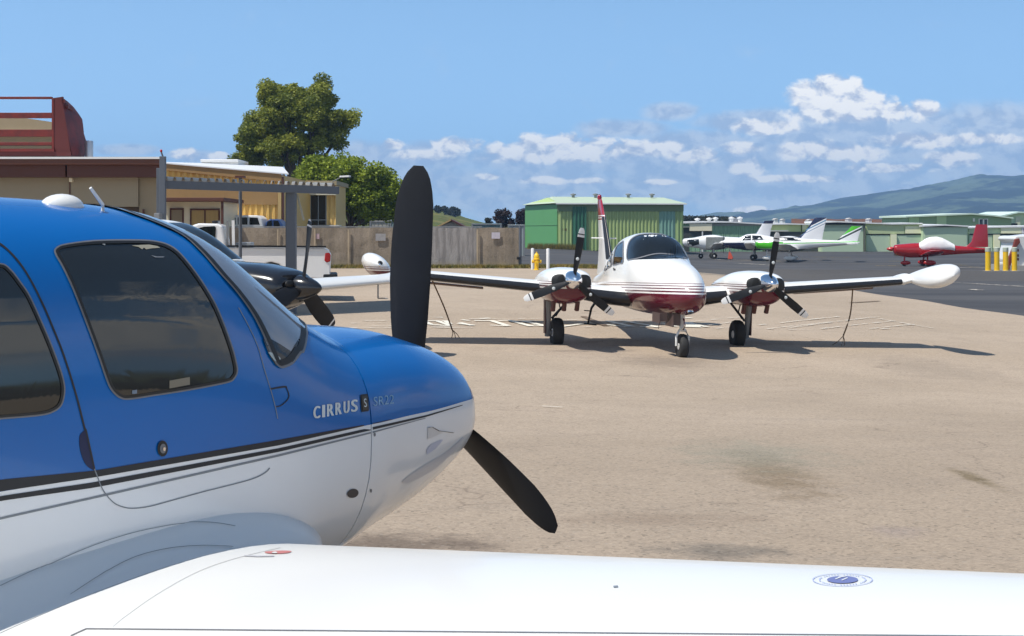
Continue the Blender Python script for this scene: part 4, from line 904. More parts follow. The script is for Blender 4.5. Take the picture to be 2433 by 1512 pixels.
# wings
wz = lambda v: 1.04 + .080 * (v - .6) - .05 * ss(1.6, .6, v) if False else 1.04 + .080 * (v - .6) - .05 * (1 - ss(.8, 2.3, v))
wl = lambda v: -(.98 + .07 * (v - .6))
wc_ = lambda v: 1.78 - .135 * (v - .6)
nac_paint = band_paint('nacelle_paint', .02, [1.215, (1.245, 1.272), (1.298, 1.318), (1.342, 1.356)])
tank_paint = band_paint('tip_tank_paint', .0, [1.50, (1.525, 1.545), (1.565, 1.578)])
for s in (1, -1):
    mb = MB(); vs = [.5, 1.2, 1.9, 2.5, 3.5, 4.5, 5.40]
    wth = lambda v: .155 + .06 * (1 - ss(.9, 2.3, v)); wing(mb, [((s * v, wl(v), wz(v)), wc_(v), wth(v)) for v in vs], 18, .02); wg = obj('wing', mb, M['white'], twin, True, smooth=50)
    # black de-icing boot wrapped round the leading edge
    for a, b_ in ((.55, 1.45), (2.35, 5.30)):
        mb = MB(); rows = []
        for k in range(7):
            v = lerp(a, b_, k / 6); pr = [(p, q) for p, q in foil(26, wth(v), .02) if p < (.085 if q > 0 else .17)]
            rows.append([(s * v, wl(v) - p * wc_(v) + .006, wz(v) + q * wc_(v) * 1.03) for p, q in pr])
        mb.loft(rows, False, False, closed=False); obj('deicing_boot', mb, M['boot'], wg, True, smooth=60)
    # drooped aileron, flap
    mb = MB(); A = [(s * v, wl(v) - wc_(v) * .80, wz(v) - .02) for v in (3.35, 5.05)]
    wing(mb, [((x, y, z - .12), .42, .13) for x, y, z in A], 10, 0); o = obj('aileron', mb, pbr('underside_brown%d' % s, (.22, .15, .13), .4), twin, True, smooth=50)
    mb = MB(); A = [(s * v, wl(v) - wc_(v) * .74, wz(v)) for v in (.7, 1.45)]
    wing(mb, [((x, y, z - .03), .5, .13) for x, y, z in A], 10, 0); obj('flap', mb, M['white'], twin, True, smooth=50)
    # nacelle
    NST = [(.10, .30, 1.50, 1.12, 1.33, 2.6, 2.4), (.14, .385, 1.545, 1.03, 1.32, 2.7, 2.4), (.3, .43, 1.585, .95, 1.31, 2.7, 2.4), (.8, .45, 1.61, .885, 1.3, 2.6, 2.5), (1.4, .44, 1.585, .88, 1.29, 2.5, 2.5), (2.2, .37, 1.48, .92, 1.26, 2.3, 2.4), (3.0, .24, 1.36, 1.0, 1.22, 2.1, 2.2), (3.7, .06, 1.22, 1.12, 1.18, 2, 2)]
    mb = MB(); fuselage(mb, NST, 40, 40); mb.v = [(x + s * 1.945, y, z) for x, y, z in mb.v]; nc = obj('engine_nacelle', mb, nac_paint, twin, True, smooth=55)
    KN = Skin([nc], twin)
    for q in (1, -1):
        mb = MB(); pts = cr([(q * .16, 1.26), (q * .16, 1.46), (q * .22, 1.49), (q * .31, 1.48), (q * .375, 1.43), (q * .39, 1.33), (q * .35, 1.25), (q * .24, 1.235)], 4)
        fr = MB(); vv = []
        bm = bmesh.new(); bm.faces.new([bm.verts.new((p.x + s * 1.945, 0, p.y)) for p in pts]); bmesh.ops.triangulate(bm, faces=bm.faces)
        for ax, lo in ((0, s * 1.945 - .5), (2, 1.2)):
            for k in range(40):
                t_ = lo + k * .03; co = (t_, 0, 0) if ax == 0 else (0, 0, t_); bmesh.ops.bisect_plane(bm, geom=bm.verts[:] + bm.edges[:] + bm.faces[:], plane_co=co, plane_no=(1, 0, 0) if ax == 0 else (0, 0, 1))
        for v in bm.verts:
            h, nr, _, _ = KN.b.ray_cast(Vector((v.co.x, 5, v.co.z)), Vector((0, -1, 0))); vv.append((h + Vector((0, .008, 0))) if h else v.co + Vector((0, -.1, 0)))
        bm.verts.index_update(); mb.add(vv, [[v.index for v in f.verts] for f in bm.faces]); bm.free(); obj('air_inlet', mb, M['seal'], nc, True, smooth=60)
    c = (s * 1.945, 0, HT)
    mb = MB().lathe([(.005, .40), (.05, .375), (.115, .28), (.165, .14), (.185, .02), (.185, -.08)], c, 'y', 28); obj('spinner', mb, M['chrome'], twin, True, smooth=40)
    wf = lambda t: interp(t, [0, .1, .3, .6, .85, .95, 1], [.55, .7, .95, 1.0, .9, .72, .4])
    tip = lambda t: 1 if (.80 < t < .845 or t > .875) else 0
    for k in range(3):
        # seen from the front the blade angles run the other way round
        mb = MB(); blade(mb, 1.02, -R(8.3) + k * 2 * math.pi / 3, .165, wf, y0=.05, r0=.12, cz=HT, cx=s * 1.945, tipm=tip, n=40, pitch=(40, 14)); bl = obj('propeller_blade', mb, [M['blackm'], M['white2']], twin, True, smooth=50)
        ph = -R(8.3) + k * 2 * math.pi / 3; c_ = Vector((s * 1.945 + .42 * math.sin(ph), .105, HT + .42 * math.cos(ph))); mb = MB().ell(c_, (.032, .012, .032), 10, 6); obj('blade_emblem', mb, M['silver'], bl, True)
    # canted tip tank
    mb = MB(); rings = []
    for k in range(25):
        t_ = k / 24; u = lerp(-.25, 2.1, t_); r = max(.015, (math.sin(math.pi * t_ ** .52)) ** .75) if t_ < 1 else .015
        if t_ == 0: r = .02
        lift = .10 * (1 - t_); ctr = Vector((s * 5.68, -u, wz(5.3) + .09 + lift)); d1 = Vector((s * math.cos(R(38)), 0, math.sin(R(38)))); d2 = Vector((-s * math.sin(R(38)), 0, math.cos(R(38))))
        rings.append([ctr + d1 * (.32 * r * math.cos(a)) + d2 * (.19 * r * math.sin(a)) for a in (2 * math.pi * j / 24 for j in range(24))])
    mb.loft(rings); tk = obj('tip_tank', mb, tank_paint if s == 1 else M['white'], twin, True, smooth=60)
    mb = MB(); wing(mb, [((s * 5.36, wl(5.3), wz(5.36)), wc_(5.3), .155), ((s * 5.52, wl(5.3) + .03, wz(5.4) + .05), wc_(5.2) * 1.0, .17)], 14, .02); obj('tank_fillet', mb, M['white'], tk, True, smooth=60)
    if s == 1:
        mb = MB().ell((s * 5.66, .14, wz(5.3) + .22), (.07, .10, .06)); nl = obj('nav_light_housing', mb, M['seal'], tk, True, smooth=60); obj('nav_light', MB().ell((s * 5.66, .23, wz(5.3) + .195), (.025, .03, .035)), M['chrome'], nl, True, smooth=60)
    # main gear
    x = s * 1.93; zg = -.0
    wh = wheel(twin, (x - s * .03, -1.75, .265), .30, .22)
    mb = MB().tube([(x + s * .17, -1.65, 1.0), (x + s * .17, -1.7, .50), (x + s * .17, -1.75, .19)], [.075, .06, .05], 12).tube([(x + s * .17, -1.75, .265), (x, -1.75, .265)], .045, 8); lg = obj('gear_leg', mb, M['steel'], twin, True, smooth=60)
    mb = MB().tube([(x - s * .25, -1.62, .95), (x + s * .10, -1.68, .55)], .026, 8).tube([(x - s * .02, -1.6, .92), (x - s * .06, -1.6, .75), (x + s * .02, -1.64, .6)], .014, 6); obj('side_brace', mb, M['blackm'], lg, True, smooth=60)
    mb = MB().bar((x + s * .24, -1.72, .95), (x + s * .23, -1.72, .25), .02, .16); obj('gear_door', mb, pbr('maroon_door%d' % s, (.06, .012, .014), .4), twin, True)
    for dx, hh in ((-.26, .10), (.0, .12), (.22, .15)):
        mb = MB().tube([(s * 1.945 + dx, -.75, .96), (s * 1.945 + dx, -.85, .80 - hh * .3)], [.045, .05], 10); obj('exhaust_stub', mb, pbr('exhaust_brown', (.09, .03, .028), .5), nc, True, smooth=60)
    # tailplane
    mb = MB(); wing(mb, [((s * .04, -5.95, 1.09), 1.15, .10), ((s * 2.45, -6.25, 1.07), .75, .09), ((s * 2.58, -6.45, 1.07), .4, .06)], 12, 0); obj('tailplane', mb, M['white'], twin, True, smooth=50)
# fin: white with a maroon top and a black leading edge
fm = pbr('fin_paint', (.8, .8, .79), .2, coat=.5); t = NT(fm.node_tree); b = t.nt.nodes['Principled BSDF']; tc_ = t.n('ShaderNodeTexCoord'); x, y, z = t.sep(tc_.outputs['Object'])
f = t.m('GREATER_THAN', z, 2.74)
for lo, hi in ((2.63, 2.665), (2.69, 2.715)): f = t.m('MAXIMUM', f, t.m('MULTIPLY', t.m('GREATER_THAN', z, lo), t.m('LESS_THAN', z, hi)))
t.put(b.inputs['Base Color'], t.mix(f, (.8, .8, .79, 1), (.30, .008, .02, 1)))
FS = [((0, -5.0, 1.35), 1.75, .08), ((0, -5.25, 1.72), 1.4, .10), ((0, -5.55, 2.1), 1.08, .11), ((0, -6.05, 2.7), .72, .12), ((0, -6.40, 3.08), .46, .12), ((0, -6.48, 3.13), .34, .09)]
mb = MB(); wing(mb, FS, 14, 0, True); fn = obj('fin', mb, fm, twin, True, smooth=50)
mb = MB(); rows = []
for (x, y, z), ch, th in FS[1:4]:
    rows.append([(q * ch * 1.10, y - p * ch + .012, z) for p, q in foil(24, th, 0) if p < .20])
mb.loft(rows, False, False, closed=False); obj('deicing_boot', mb, M['boot'], fn, True, smooth=60)
mb = MB().tube([(-.30, -6.1, 2.2), (0, -6.05, 2.2), (.30, -6.1, 2.2)], .018, 6); obj('aerial', mb, M['white'], fn, True)
mb = MB().lathe([(.05, 0), (.055, .05), (.04, .10), (.005, .12)], (0, -6.66, 3.12), 'z', 12); obj('beacon', mb, pbr('red_beacon', (.25, .01, .03), .2), fn, True, smooth=60)
# nose gear
zg = .0
wheel(twin, (0, .85, .20), .235, .17)
mb = MB().tube([(0, .78, .80), (0, .84, .55), (0, .85, .50)], [.06, .05, .045], 12); ng = obj('nose_gear_leg', mb, M['white2'], twin, True, smooth=60)
mb = MB().tube([(.11, .85, .21), (.115, .86, .39), (.06, .85, .50), (-.06, .85, .50), (-.115, .86, .39), (-.11, .85, .21)], .026, 8); obj('nose_gear_fork', mb, M['white'], ng, True, smooth=60)
mb = MB().tube([(0, .92, .72), (0, 1.0, .62), (0, .91, .52)], .022, 6).tube([(.05, .85, .8), (.05, .86, .5)], .018, 6); obj('torque_link', mb, M['chrome'], ng, True, smooth=60)
for xx, yy, z0_, z1_ in ((.46, .35, .63, .82), (.24, .50, .57, .82)):
    mb = MB().box(xx - .018, xx, yy, yy + .55, z0_, z1_).box(xx - .15, xx - .018, yy + .50, yy + .53, z0_ + .03, z1_); obj('nose_gear_door', mb, pbr('gear_door_brown', (.085, .055, .05), .5), twin, True)
mb = MB().tube([(.35, .55, .78), (.36, .45, .50)], [.012, .006], 6); obj('blade_aerial', mb, pbr('brown_aerial', (.12, .06, .04), .5), twin, True)
mb = MB().tube([(.80, -2.95, .92), (.98, -2.75, .72), (1.08, -2.6, .40)], [.03, .025, .022], 8).bar((1.16, -2.60, .40), (.9, -2.60, .38), .06, .03).bar((.98, -2.72, .66), (1.14, -2.72, .67), .05, .02); obj('boarding_step', mb, M['blackm'], twin, True)
mb = MB().tube([(0, 1.30, .98), (0, 1.36, .86)], [.07, .055], 12); obj('taxi_light', mb, M['chrome'], tb, True)
# tie-down ropes, each from wing to ground
def rope(lb, top, pts, frays):
    P = [top] + pts; mb = MB().tube(cr(P, 5, False), .015, 7)
    for f in frays: mb.tube([P[-1], P[-1].lerp(f, .5) + Vector((.02, 0, 0)), f], .008, 5)
    return tag(obj('tie_down_rope', mb, M['rope'], smooth=60), lb, 'rope', 'tie-down ropes of the twin')
mwt = WM[twin]
a = mwt @ Vector((4.45, wl(4.45) - .75, wz(4.45) - .05)); e = gpt(1082, 806, .03)
k1 = a.lerp(e, .45) + Vector((.03, 0, -.02)); k2 = a.lerp(e, .86)
rope('tie-down rope from the left wing in the photo, beside the tall propeller blade', a, [k1, k2], [e, gpt(1073, 807, .03), gpt(1092, 807, .03)])
a = mwt @ Vector((-4.5, wl(4.5) - .75, wz(4.5) - .05)); e = gpt(1999, 825, .03)
k1 = a.lerp(e, .45) + Vector((.05, 0, -.05)); k2 = a.lerp(e, .84)
rope('tie-down rope from the right wing in the photo, frayed near the ground', a, [k1, k2], [e, gpt(1978, 824, .03), gpt(2006, 825, .03)])
# ------------------------------------------------------------------ left: brown office, red frame, carport, truck, tan building, fence
def wallbox(px0, px1, pyt, Y0, Y1, zb=None, pyb=None):
    a, b_ = at(px0, pyt, Y0), at(px1, pyt, Y0); return a.x, b_.x, (zb if zb is not None else at(0, pyb, Y0).z), a.z
brownf = pbr('brown_fascia', (.105, .035, .02), .6, var=.15, scale=1.2, stretch=(.3, 1, 3))
brownd = pbr('brown_fascia_lower', (.085, .025, .015), .6, var=.15, scale=1.2, stretch=(.3, 1, 3))
beige = pbr('beige_stucco', (.27, .225, .15), .85, var=.12, scale=1.5, bump=.2)
Y = 50.; gz = g(-14, Y) - .2
bo = thing('office_building', 'beige office building with a deep brown fascia at the left edge', 'building', (at(200, 400, Y).x, Y, gz))
x0 = at(-260, 0, Y).x; x1 = at(383, 0, Y).x; zr = at(0, 375, Y).z; z1 = at(0, 392, Y).z; z2 = at(0, 421, Y).z
obj('wall', MB().prism([(x0, Y + .9), (x1 - .1, Y + .9), (at(379, 0, Y + 12).x, Y + 12), (x0 - 4, Y + 12)], gz, z2 + .1, 'xy').box(at(320, 0, Y).x, x1 - .1, Y + .6, Y + .9, gz, z2 + .1), beige, bo)
obj('wall', MB().box(x0, at(156, 0, Y).x, Y + .55, Y + .898, at(0, 493, Y).z, z2 + .08).box(at(156.5, 0, Y).x, at(319, 0, Y).x, Y + .5, Y + .898, at(0, 491, Y).z, z2 + .08), pbr('beige_panel', (.29, .25, .175), .8, var=.08, scale=.8), bo)
obj('fascia', MB().prism([(x0, Y - .12), (x1 + .02, Y - .12), (at(381, 0, Y + 12).x, Y + 12), (x0 - 4, Y + 12)], z1, zr - .05, 'xy'), brownf, bo, bevel=.02)
obj('fascia', MB().box(x0, at(156, 0, Y).x - .03, Y + .05, Y + .5, z2, z1 - .003).box(at(156, 0, Y).x + .03, x1, Y + .05, Y + .5, z2, z1 - .003), brownd, bo)
obj('roof_edge', MB().prism([(x0, Y - .16), (x1 + .06, Y - .16), (at(382, 0, Y + 12).x, Y + 12), (x0 - 4, Y + 12)], zr - .05, zr + .02, 'xy'), M['white2'], bo)
obj('corner_trim', MB().box(at(154.6, 0, Y).x, at(157, 0, Y).x, Y + .47, Y + .56, gz, z1 - .004), brownd, bo)
obj('wall_lamp', MB().box(at(157.6, 0, Y).x, at(165, 0, Y).x, Y + .28, Y + .5, at(0, 432, Y).z, at(0, 421.5, Y).z), M['cream'], bo, bevel=.02)
obj('door', MB().box(at(180, 0, Y).x, at(318, 0, Y).x, Y + .84, Y + .9, gz, at(0, 492, Y).z), pbr('dark_brown_door', (.06, .035, .02), .5, var=.1), bo)
obj('door_frame', MB().box(at(330, 0, Y).x, at(333, 0, Y).x, Y + .48, Y + .6, gz, at(0, 497, Y).z), brownd, bo)
# building further back whose wall shows between the red bars
Y = 66.; bb = thing('rear_building', 'plain beige building showing between the bars of the red roof frame', 'building', (at(20, 0, Y).x, Y, .3))
obj('wall', MB().prism([(at(-200, 0, Y).x, .3), (at(160, 0, Y).x, .3), (at(160, 300, Y).x, at(0, 300, Y).z), (at(122, 290, Y).x, at(0, 290, Y).z), (at(60, 281, Y).x, at(0, 281, Y).z), (at(-200, 278, Y).x, at(0, 278, Y).z)], Y, Y + 1), pbr('tan_wall', (.33, .25, .15), .8, var=.1), bb)
obj('roof_edge', MB().box(at(-200, 0, Y).x, at(120, 0, Y).x, Y - .2, Y, at(0, 324, Y).z, at(0, 318, Y).z), M['white2'], bb)
# red steel frame on the roof
Y = 53.; rust = pbr('rusty_red_paint', (.17, .012, .006), .6, var=.25, scale=2.5, bump=.25, bscale=9, col2=(.105, .009, .006)); dk = pbr('darker_red', (.095, .010, .008), .6, var=.2, scale=3)
rf = thing('red_steel_frame', 'red painted steel frame with curved end panel standing on the flat roof', 'steel frame', (at(60, 0, Y).x, Y, at(0, 372, Y).z))
for a, b_ in ((230, 235.5), (268, 281), (308, 325), (338, 346)):
    obj('rail', MB().box(at(-200, 0, Y).x, at(123, 0, Y).x, Y, Y + .15, at(0, b_, Y).z, at(0, a, Y).z), rust, rf, bevel=.015)
obj('base_beam', MB().box(at(-200, 0, Y).x, at(170, 0, Y).x, Y - .05, Y + 1.6, at(0, 371, Y).z, at(0, 361, Y).z), dk, rf)
obj('base_rail', MB().box(at(-200, 0, Y).x, at(130, 0, Y).x, Y - .1, Y + .1, at(0, 361, Y).z + .003, at(0, 354, Y).z), rust, rf)
obj('post', MB().box(at(123, 0, Y).x, at(128.5, 0, Y).x, Y - .02, Y + .2, at(0, 362, Y).z + .004, at(0, 233, Y).z), rust, rf, bevel=.015)
q = lambda l: [(at(x, y, Y).x, at(x, y, Y).z) for x, y in l]
obj('end_panel', MB().prism(q([(128.7, 233), (149, 230), (152, 262), (158, 300), (168, 362), (128.7, 362)]), Y, Y + .12), dk, rf)  # front plate in darker red, its shade put into the colour
mb = MB(); ol = [(146, 231), (160, 241), (174, 254), (186, 270), (195, 284), (197, 297), (199, 318), (204, 334), (207, 345), (208, 370)]; inn = [(146, 231.5), (149, 246), (151, 258), (154, 274), (156, 288), (158, 300), (161, 318), (164, 334), (167, 348), (172, 370)]
rows = [[at(*p, Y - .03) for p in inn], [at(*p, Y + 1.6) for p in ol], [at(p[0] + .5, p[1], Y + 1.7) for p in ol], [at(p[0] + 1, p[1], Y + .1) for p in inn]]
mb.loft([list(r) for r in zip(*rows)]); obj('curved_panel', mb, rust, rf, smooth=40)
mb = MB(); 
for a, b_, t_ in (((150, 240), (158, 248), .0), ((153, 250), (170, 262), .2), ((158, 254), (164, 256), .2)): mb.bar(at(*a, Y + t_), at(*b_, Y + .8 + t_), .12, .12)
obj('gusset', mb, dk, rf)
tag(obj('vent_pipe', MB().lathe([(.02, at(0, 334, 54).z), (.13, at(0, 335, 54).z), (.15, at(0, 337, 54).z), (.15, at(0, 374, 54).z)], (at(211.5, 0, 54).x, 54, 0), 'z', 20), pbr('galvanised_pipe', (.5, .52, .55), .35, metal=.6, var=.1), smooth=40), 'grey galvanised vent pipe beside the red roof frame', 'pipe')

# carport
cp = thing('carport', 'grey steel carport with corrugated roof edge in front of the white pickup', 'carport', on(560, 37))
A, B = at(387, 441, 33.5), at(797, 452, 36.8)
zt = 3.36
A = Vector((at(388, 0, 33.5).x, 33.5, at(0, 439, 33.5).z)); B = Vector((at(803, 0, 36.8).x, 36.8, at(0, 453, 36.8).z))
obj('beam', MB().bar(A, B, .12, .19), M['steelp'], cp, bevel=.008)
def post(px, Y, wd, py, nm='post', m_='steelp'):
    p = on(px, Y); mb = MB().box(p.x - wd / 2, p.x + wd / 2, Y - wd / 2, Y + wd / 2, p.z - .2, at(0, py, Y).z); return obj(nm, mb, M[m_], cp, bevel=.008)
post(387, 33.4, .13, 372, 'post'); post(377, 34.2, .09, 400, 'post'); post(692.5, 36.0, .23, 458); post(681.5, 36.4, .055, 459, 'stiffener', 'blackm')
pp = on(571, 39); obj('post', MB().tube([pp, Vector((pp.x, 39, at(0, 421, 39).z))], .045, 8), M['steelp'], cp, smooth=50)
obj('post_cap', MB().box(pp.x - .12, pp.x + .12, 38.88, 39.12, at(0, 423, 39).z, at(0, 418, 39).z), brownd, cp)
obj('red_lamp', MB().ell((at(383, 0, 33.4).x, 33.4, at(0, 359, 33.4).z), (.03, .03, .035)), M['red'], cp, smooth=60); obj('lamp_mast', MB().tube([at(387, 373, 33.4), at(383, 361, 33.4)], .02, 6), M['steelp'], cp)
obj('meter_box', MB().box(at(371, 0, 33.2).x, at(384, 0, 33.2).x, 33.0, 33.28, at(0, 545, 33.2).z, at(0, 507, 33.2).z), M['steel'], cp, bevel=.01)
mb = MB(); n = 22; dirv = (B - A) / n; back = ((A + B) / 2 + Vector((0, 0, .1)) - Vector((0, 0, H))).normalized() * 3.5
prof = [(0, 0), (.18, 0), (.30, .085), (.52, .085), (.64, 0), (1, 0)]
rows = [[], []]
for i in range(n + 1):
    for u, h in prof[:-1] if i < n else prof[:1]:
        p = A + dirv * (i + u) + Vector((0, 0, .10 + h)); rows[0].append(p + Vector((0, -.08, 0))); rows[1].append(p + back)
mb.loft(rows, False, False, closed=False); b0 = [p + Vector((0, 0, -.012)) for p in rows[0]]; mb.loft([b0, [p + Vector((0, 0, -.012)) for p in rows[1]]], False, False, closed=False); mb.loft([rows[0], b0], False, False, closed=False)
obj('roof_sheet', mb, pbr('corrugated_roof', (.30, .29, .27), .5, var=.25, scale=2), cp)
obj('brace', MB().bar(at(706, 462, 36.2), at(722, 524, 36.2), .045, .045), pbr('pale_brace', (.45, .42, .33), .6), cp)

# pickup under the carport
M['truckw'] = pbr('bright_white_truck_paint', (.88, .88, .88), .25, coat=.5); Y = 40.; tr = thing('pickup_truck', 'white pickup truck facing left behind the carport post', 'pickup truck', on(620, Y + .9))
def Q(l, Y): return [(at(x, y, Y).x, at(x, y, Y).z) for x, y in l]
y0, y1 = Y, Y + 1.95
obj('cargo_bed', MB().prism(Q([(562, 588), (772, 590), (781, 596), (786, 606), (784, 655), (772, 662), (695, 662), (690, 645), (672, 628), (655, 623), (638, 628), (620, 645), (615, 662), (562, 662)], Y), y0, y1), M['truckw'], tr, bevel=.03)
obj('cab', MB().prism(Q([(400, 662), (396, 606), (404, 588), (458, 578), (476, 548), (486, 536), (500, 531), (540, 532), (551, 537), (557, 575), (559, 600), (559, 662)], Y), y0 + .02, y1 - .02), M['truckw'], tr, bevel=.05)
obj('side_window', MB().prism(Q([(486, 572), (489, 552), (497, 543), (512, 539), (534, 538), (537, 541), (535, 597), (486, 592)], Y), y0 + .005, y0 + .05), M['glass'], tr, bevel=.0)
obj('windscreen', MB().prism(Q([(462, 575), (478, 549), (481, 551), (466, 577)], Y), y0 + .15, y1 - .15), M['glass'], tr)
obj('bed_rail', MB().bar(at(562, 585, Y), at(775, 587, Y), .09, .05).bar(at(562, 585, Y + 1.95), at(775, 587, Y + 1.95), .09, .05), M['blackm'], tr)
tb_ = obj('bed_rack', MB().bar(at(563, 525, Y + .1), at(563, 588, Y + .1), .05, .05).bar(at(563, 525, Y + 1.85), at(563, 588, Y + 1.85), .05, .05), M['steel'], tr)
obj('rack_post', MB().bar(at(575, 524, Y + .1), at(576, 584, Y + .1), .07, .05), M['truckw'], tr)
obj('tool_box', MB().box(at(578, 0, Y).x, at(612, 0, Y).x, Y + .2, Y + 1.7, at(0, 587, Y).z, at(0, 577, Y).z), M['steel'], tr, bevel=.02)
obj('tail_light', MB().prism(Q([(773, 602), (782, 601), (785, 607), (784, 622), (776, 625), (771, 620)], Y), y0 - .02, y0 + .12), pbr('red_lens', (.40, .01, .012), .15), tr, bevel=.02)
obj('bumper', MB().box(at(768, 0, Y).x, at(800, 0, Y).x, y0 - .02, y1 + .02, at(0, 668, Y).z, at(0, 652, Y).z), M['blackm'], tr, bevel=.04)
obj('mirror', MB().box(at(449, 0, Y).x, at(459, 0, Y).x, y0 - .3, y0 - .05, at(0, 576, Y).z, at(0, 556, Y).z), M['blackm'], tr, bevel=.03)
obj('roof_beacon', MB().box(at(524, 0, Y).x, at(536, 0, Y).x, Y + .7, Y + 1.2, at(0, 531, Y).z, at(0, 524, Y).z), M['blackm'], tr, bevel=.03)
for px in (440, 655):
    for yy_ in (Y + .12, Y + 1.83):
        p = on(px, yy_); e = wheel(tr, (0, 0, 0), .40, .25); e.location = Vector((p.x, yy_, p.z + .40)) - WM[tr].translation; e.rotation_euler = (0, 0, R(90))
tr.rotation_euler = (0, 0, R(7)); tr.location.x -= .30; tr.scale = (1.09, 1, 1)
obj('wheel_well', MB().lathe([(.01, 0), (.52, 0), (.52, .2), (.01, .2)], (at(655, 0, Y).x, Y + .015, at(0, 664, Y).z), 'y', 28), M['seal'], tr)

# tan corrugated building
Y = 75.; tanc = pbr('tan_corrugated', (.74, .46, .12), .5, var=.08, scale=.8); tans = pbr('darker_tan_band', (.34, .20, .075), .7, var=.1)  # bands in a darker tan than the corrugated sheet
tb2 = thing('tan_building', 'tan corrugated metal building with a sloping white roof left of the trees', 'building', on(530, Y))
x0, x1 = at(388, 0, Y).x, at(668, 0, Y).x; gz = .2
zl, zr_ = at(0, 385, Y).z, at(0, 411, Y).z
obj('wall', MB().prism([(x0, gz), (x1, gz), (x1, zr_ - .1), (x0, zl - .1)], Y + .1, Y + 12), tanc, tb2)
obj('corrugated_sheet', corr(MB(), x0, x1, Y + .06, gz, lambda x: lerp(zl, zr_, (x - x0) / (x1 - x0)) - .1, .30, .07, .04), tanc, tb2)
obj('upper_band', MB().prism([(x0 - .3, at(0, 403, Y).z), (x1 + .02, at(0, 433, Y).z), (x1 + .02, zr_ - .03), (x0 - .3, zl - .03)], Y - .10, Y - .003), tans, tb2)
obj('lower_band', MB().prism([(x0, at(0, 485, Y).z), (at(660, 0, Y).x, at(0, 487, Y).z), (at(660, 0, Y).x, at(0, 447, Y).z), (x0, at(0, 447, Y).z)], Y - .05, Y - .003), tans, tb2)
obj('corner_trim', MB().box(at(661, 0, Y).x, x1 + .02, Y - .10, Y + .2, gz, at(0, 447, Y).z - .01), pbr('tan_trim', (.52, .36, .14), .6), tb2)
rmb = MB(); p = [(x0 - .4, Y - .16, zl), (at(687, 0, Y).x, Y - .16, at(0, 413, Y).z), (at(672, 397, 86).x, 86, at(0, 397, 86).z), (at(490, 388, 86).x, 86, at(0, 388, 86).z)]
rmb.add(p + [(a, b_, c_ - .06) for a, b_, c_ in p], [(0, 1, 2, 3), (7, 6, 5, 4), (0, 4, 5, 1), (1, 5, 6, 2), (2, 6, 7, 3), (3, 7, 4, 0)]); obj('roof', rmb, M['white2'], tb2)
tag(obj('rooftop_unit', MB().box(at(478, 0, 84).x, at(566, 0, 84).x, 84, 87, at(0, 399, 84).z, at(0, 386, 84).z).box(at(477, 0, 84).x, at(567, 0, 84).x, 83.9, 87.1, at(0, 386, 84).z, at(0, 379, 84).z), M['white2'], bevel=.03), 'long white ventilation unit on the roof of the tan building', 'roof unit')
obj('gutter_pipe', MB().box(at(668, 0, Y).x + .05, at(672, 0, Y).x + .05, Y - .1, Y + .1, gz, zr_ - .2), brownd, tb2)
# porch with brown trim at the left end
Yp = 70.; po = thing('porch_annex', 'cream annex with brown framed door and window under a flat brown canopy', 'annex', on(460, Yp))
obj('wall', MB().box(at(388, 0, Yp).x, at(528, 0, Yp).x, Yp, Yp + 4, .2, at(0, 478, Yp).z), M['cream'], po)
obj('canopy', MB().box(at(380, 0, Yp).x, at(542, 0, Yp).x, Yp - 1.0, Yp + 4.1, at(0, 480, Yp).z, at(0, 471, Yp).z), brownf, po, bevel=.02)
obj('post', MB().box(at(526, 0, Yp - .8).x, at(531, 0, Yp - .8).x, Yp - .9, Yp - .75, .3, at(0, 480, Yp).z), brownd, po)
for nm, a, b_, t_ in (('door', 404, 437, 495), ('window', 452, 523, 496)):
    f = obj(nm, MB().box(at(a + 3, 0, Yp).x, at(b_ - 3, 0, Yp).x, Yp - .03, Yp + .05, .3, at(0, t_ + 4, Yp).z), beige if nm == 'door' else pbr('yellow_blind', (.42, .30, .12), .3, var=.2, scale=6, stretch=(5, 1, .2)), po)
    mb = MB()
    for u in ((a, a + 3.5), (b_ - 3.5, b_)) + (((486, 489),) if nm == 'window' else ()): mb.box(at(u[0], 0, Yp).x, at(u[1], 0, Yp).x, Yp - .07, Yp + .04, .3, at(0, t_ + 4.2, Yp).z)
    mb.box(at(a, 0, Yp).x, at(b_, 0, Yp).x, Yp - .075, Yp + .04, at(0, t_ + 4, Yp).z, at(0, t_, Yp).z); obj('frame', mb, brownd, f)
# side wing with window
Y2 = 86.; sw = thing('window_annex', 'low tan annex with a wide dark window beside the spreading tree', 'annex', on(750, Y2))
obj('wall', corr(MB(), at(690, 0, Y2).x, at(798, 0, Y2).x, Y2 + .06, .2, lambda x: at(0, 436, Y2).z, .27, .06, 5.), pbr('tan_corrugated_fine', (.72, .49, .17), .5, var=.08), sw)
obj('cornice', MB().box(at(688, 0, Y2).x, at(801, 0, Y2).x, Y2 - .25, Y2 + 6, at(0, 440, Y2).z, at(0, 430, Y2).z), pbr('weathered_trim', (.42, .34, .2), .7, var=.3, scale=4), sw)
wd = obj('window', MB().box(at(718, 0, Y2).x, at(776, 0, Y2).x, Y2 - .04, Y2 + .05, at(0, 535, Y2).z, at(0, 465, Y2).z), M['glass'], sw)
mb = MB()
for px in (717, 738, 756.5, 775): mb.box(at(px - .7, 0, Y2).x, at(px + .9, 0, Y2).x, Y2 - .08, Y2 - .02, at(0, 536, Y2).z, at(0, 464, Y2).z)
mb.box(at(716, 0, Y2).x, at(777, 0, Y2).x, Y2 - .082, Y2 - .02, at(0, 524, Y2).z, at(0, 522, Y2).z); obj('mullion', mb, pbr('grey_mullion', (.33, .36, .38), .4), wd)
obj('head_trim', MB().box(at(695, 0, Y2).x, at(800, 0, Y2).x, Y2 - .35, Y2 - .06, at(0, 464, Y2).z, at(0, 459, Y2).z), M['cream'], sw)
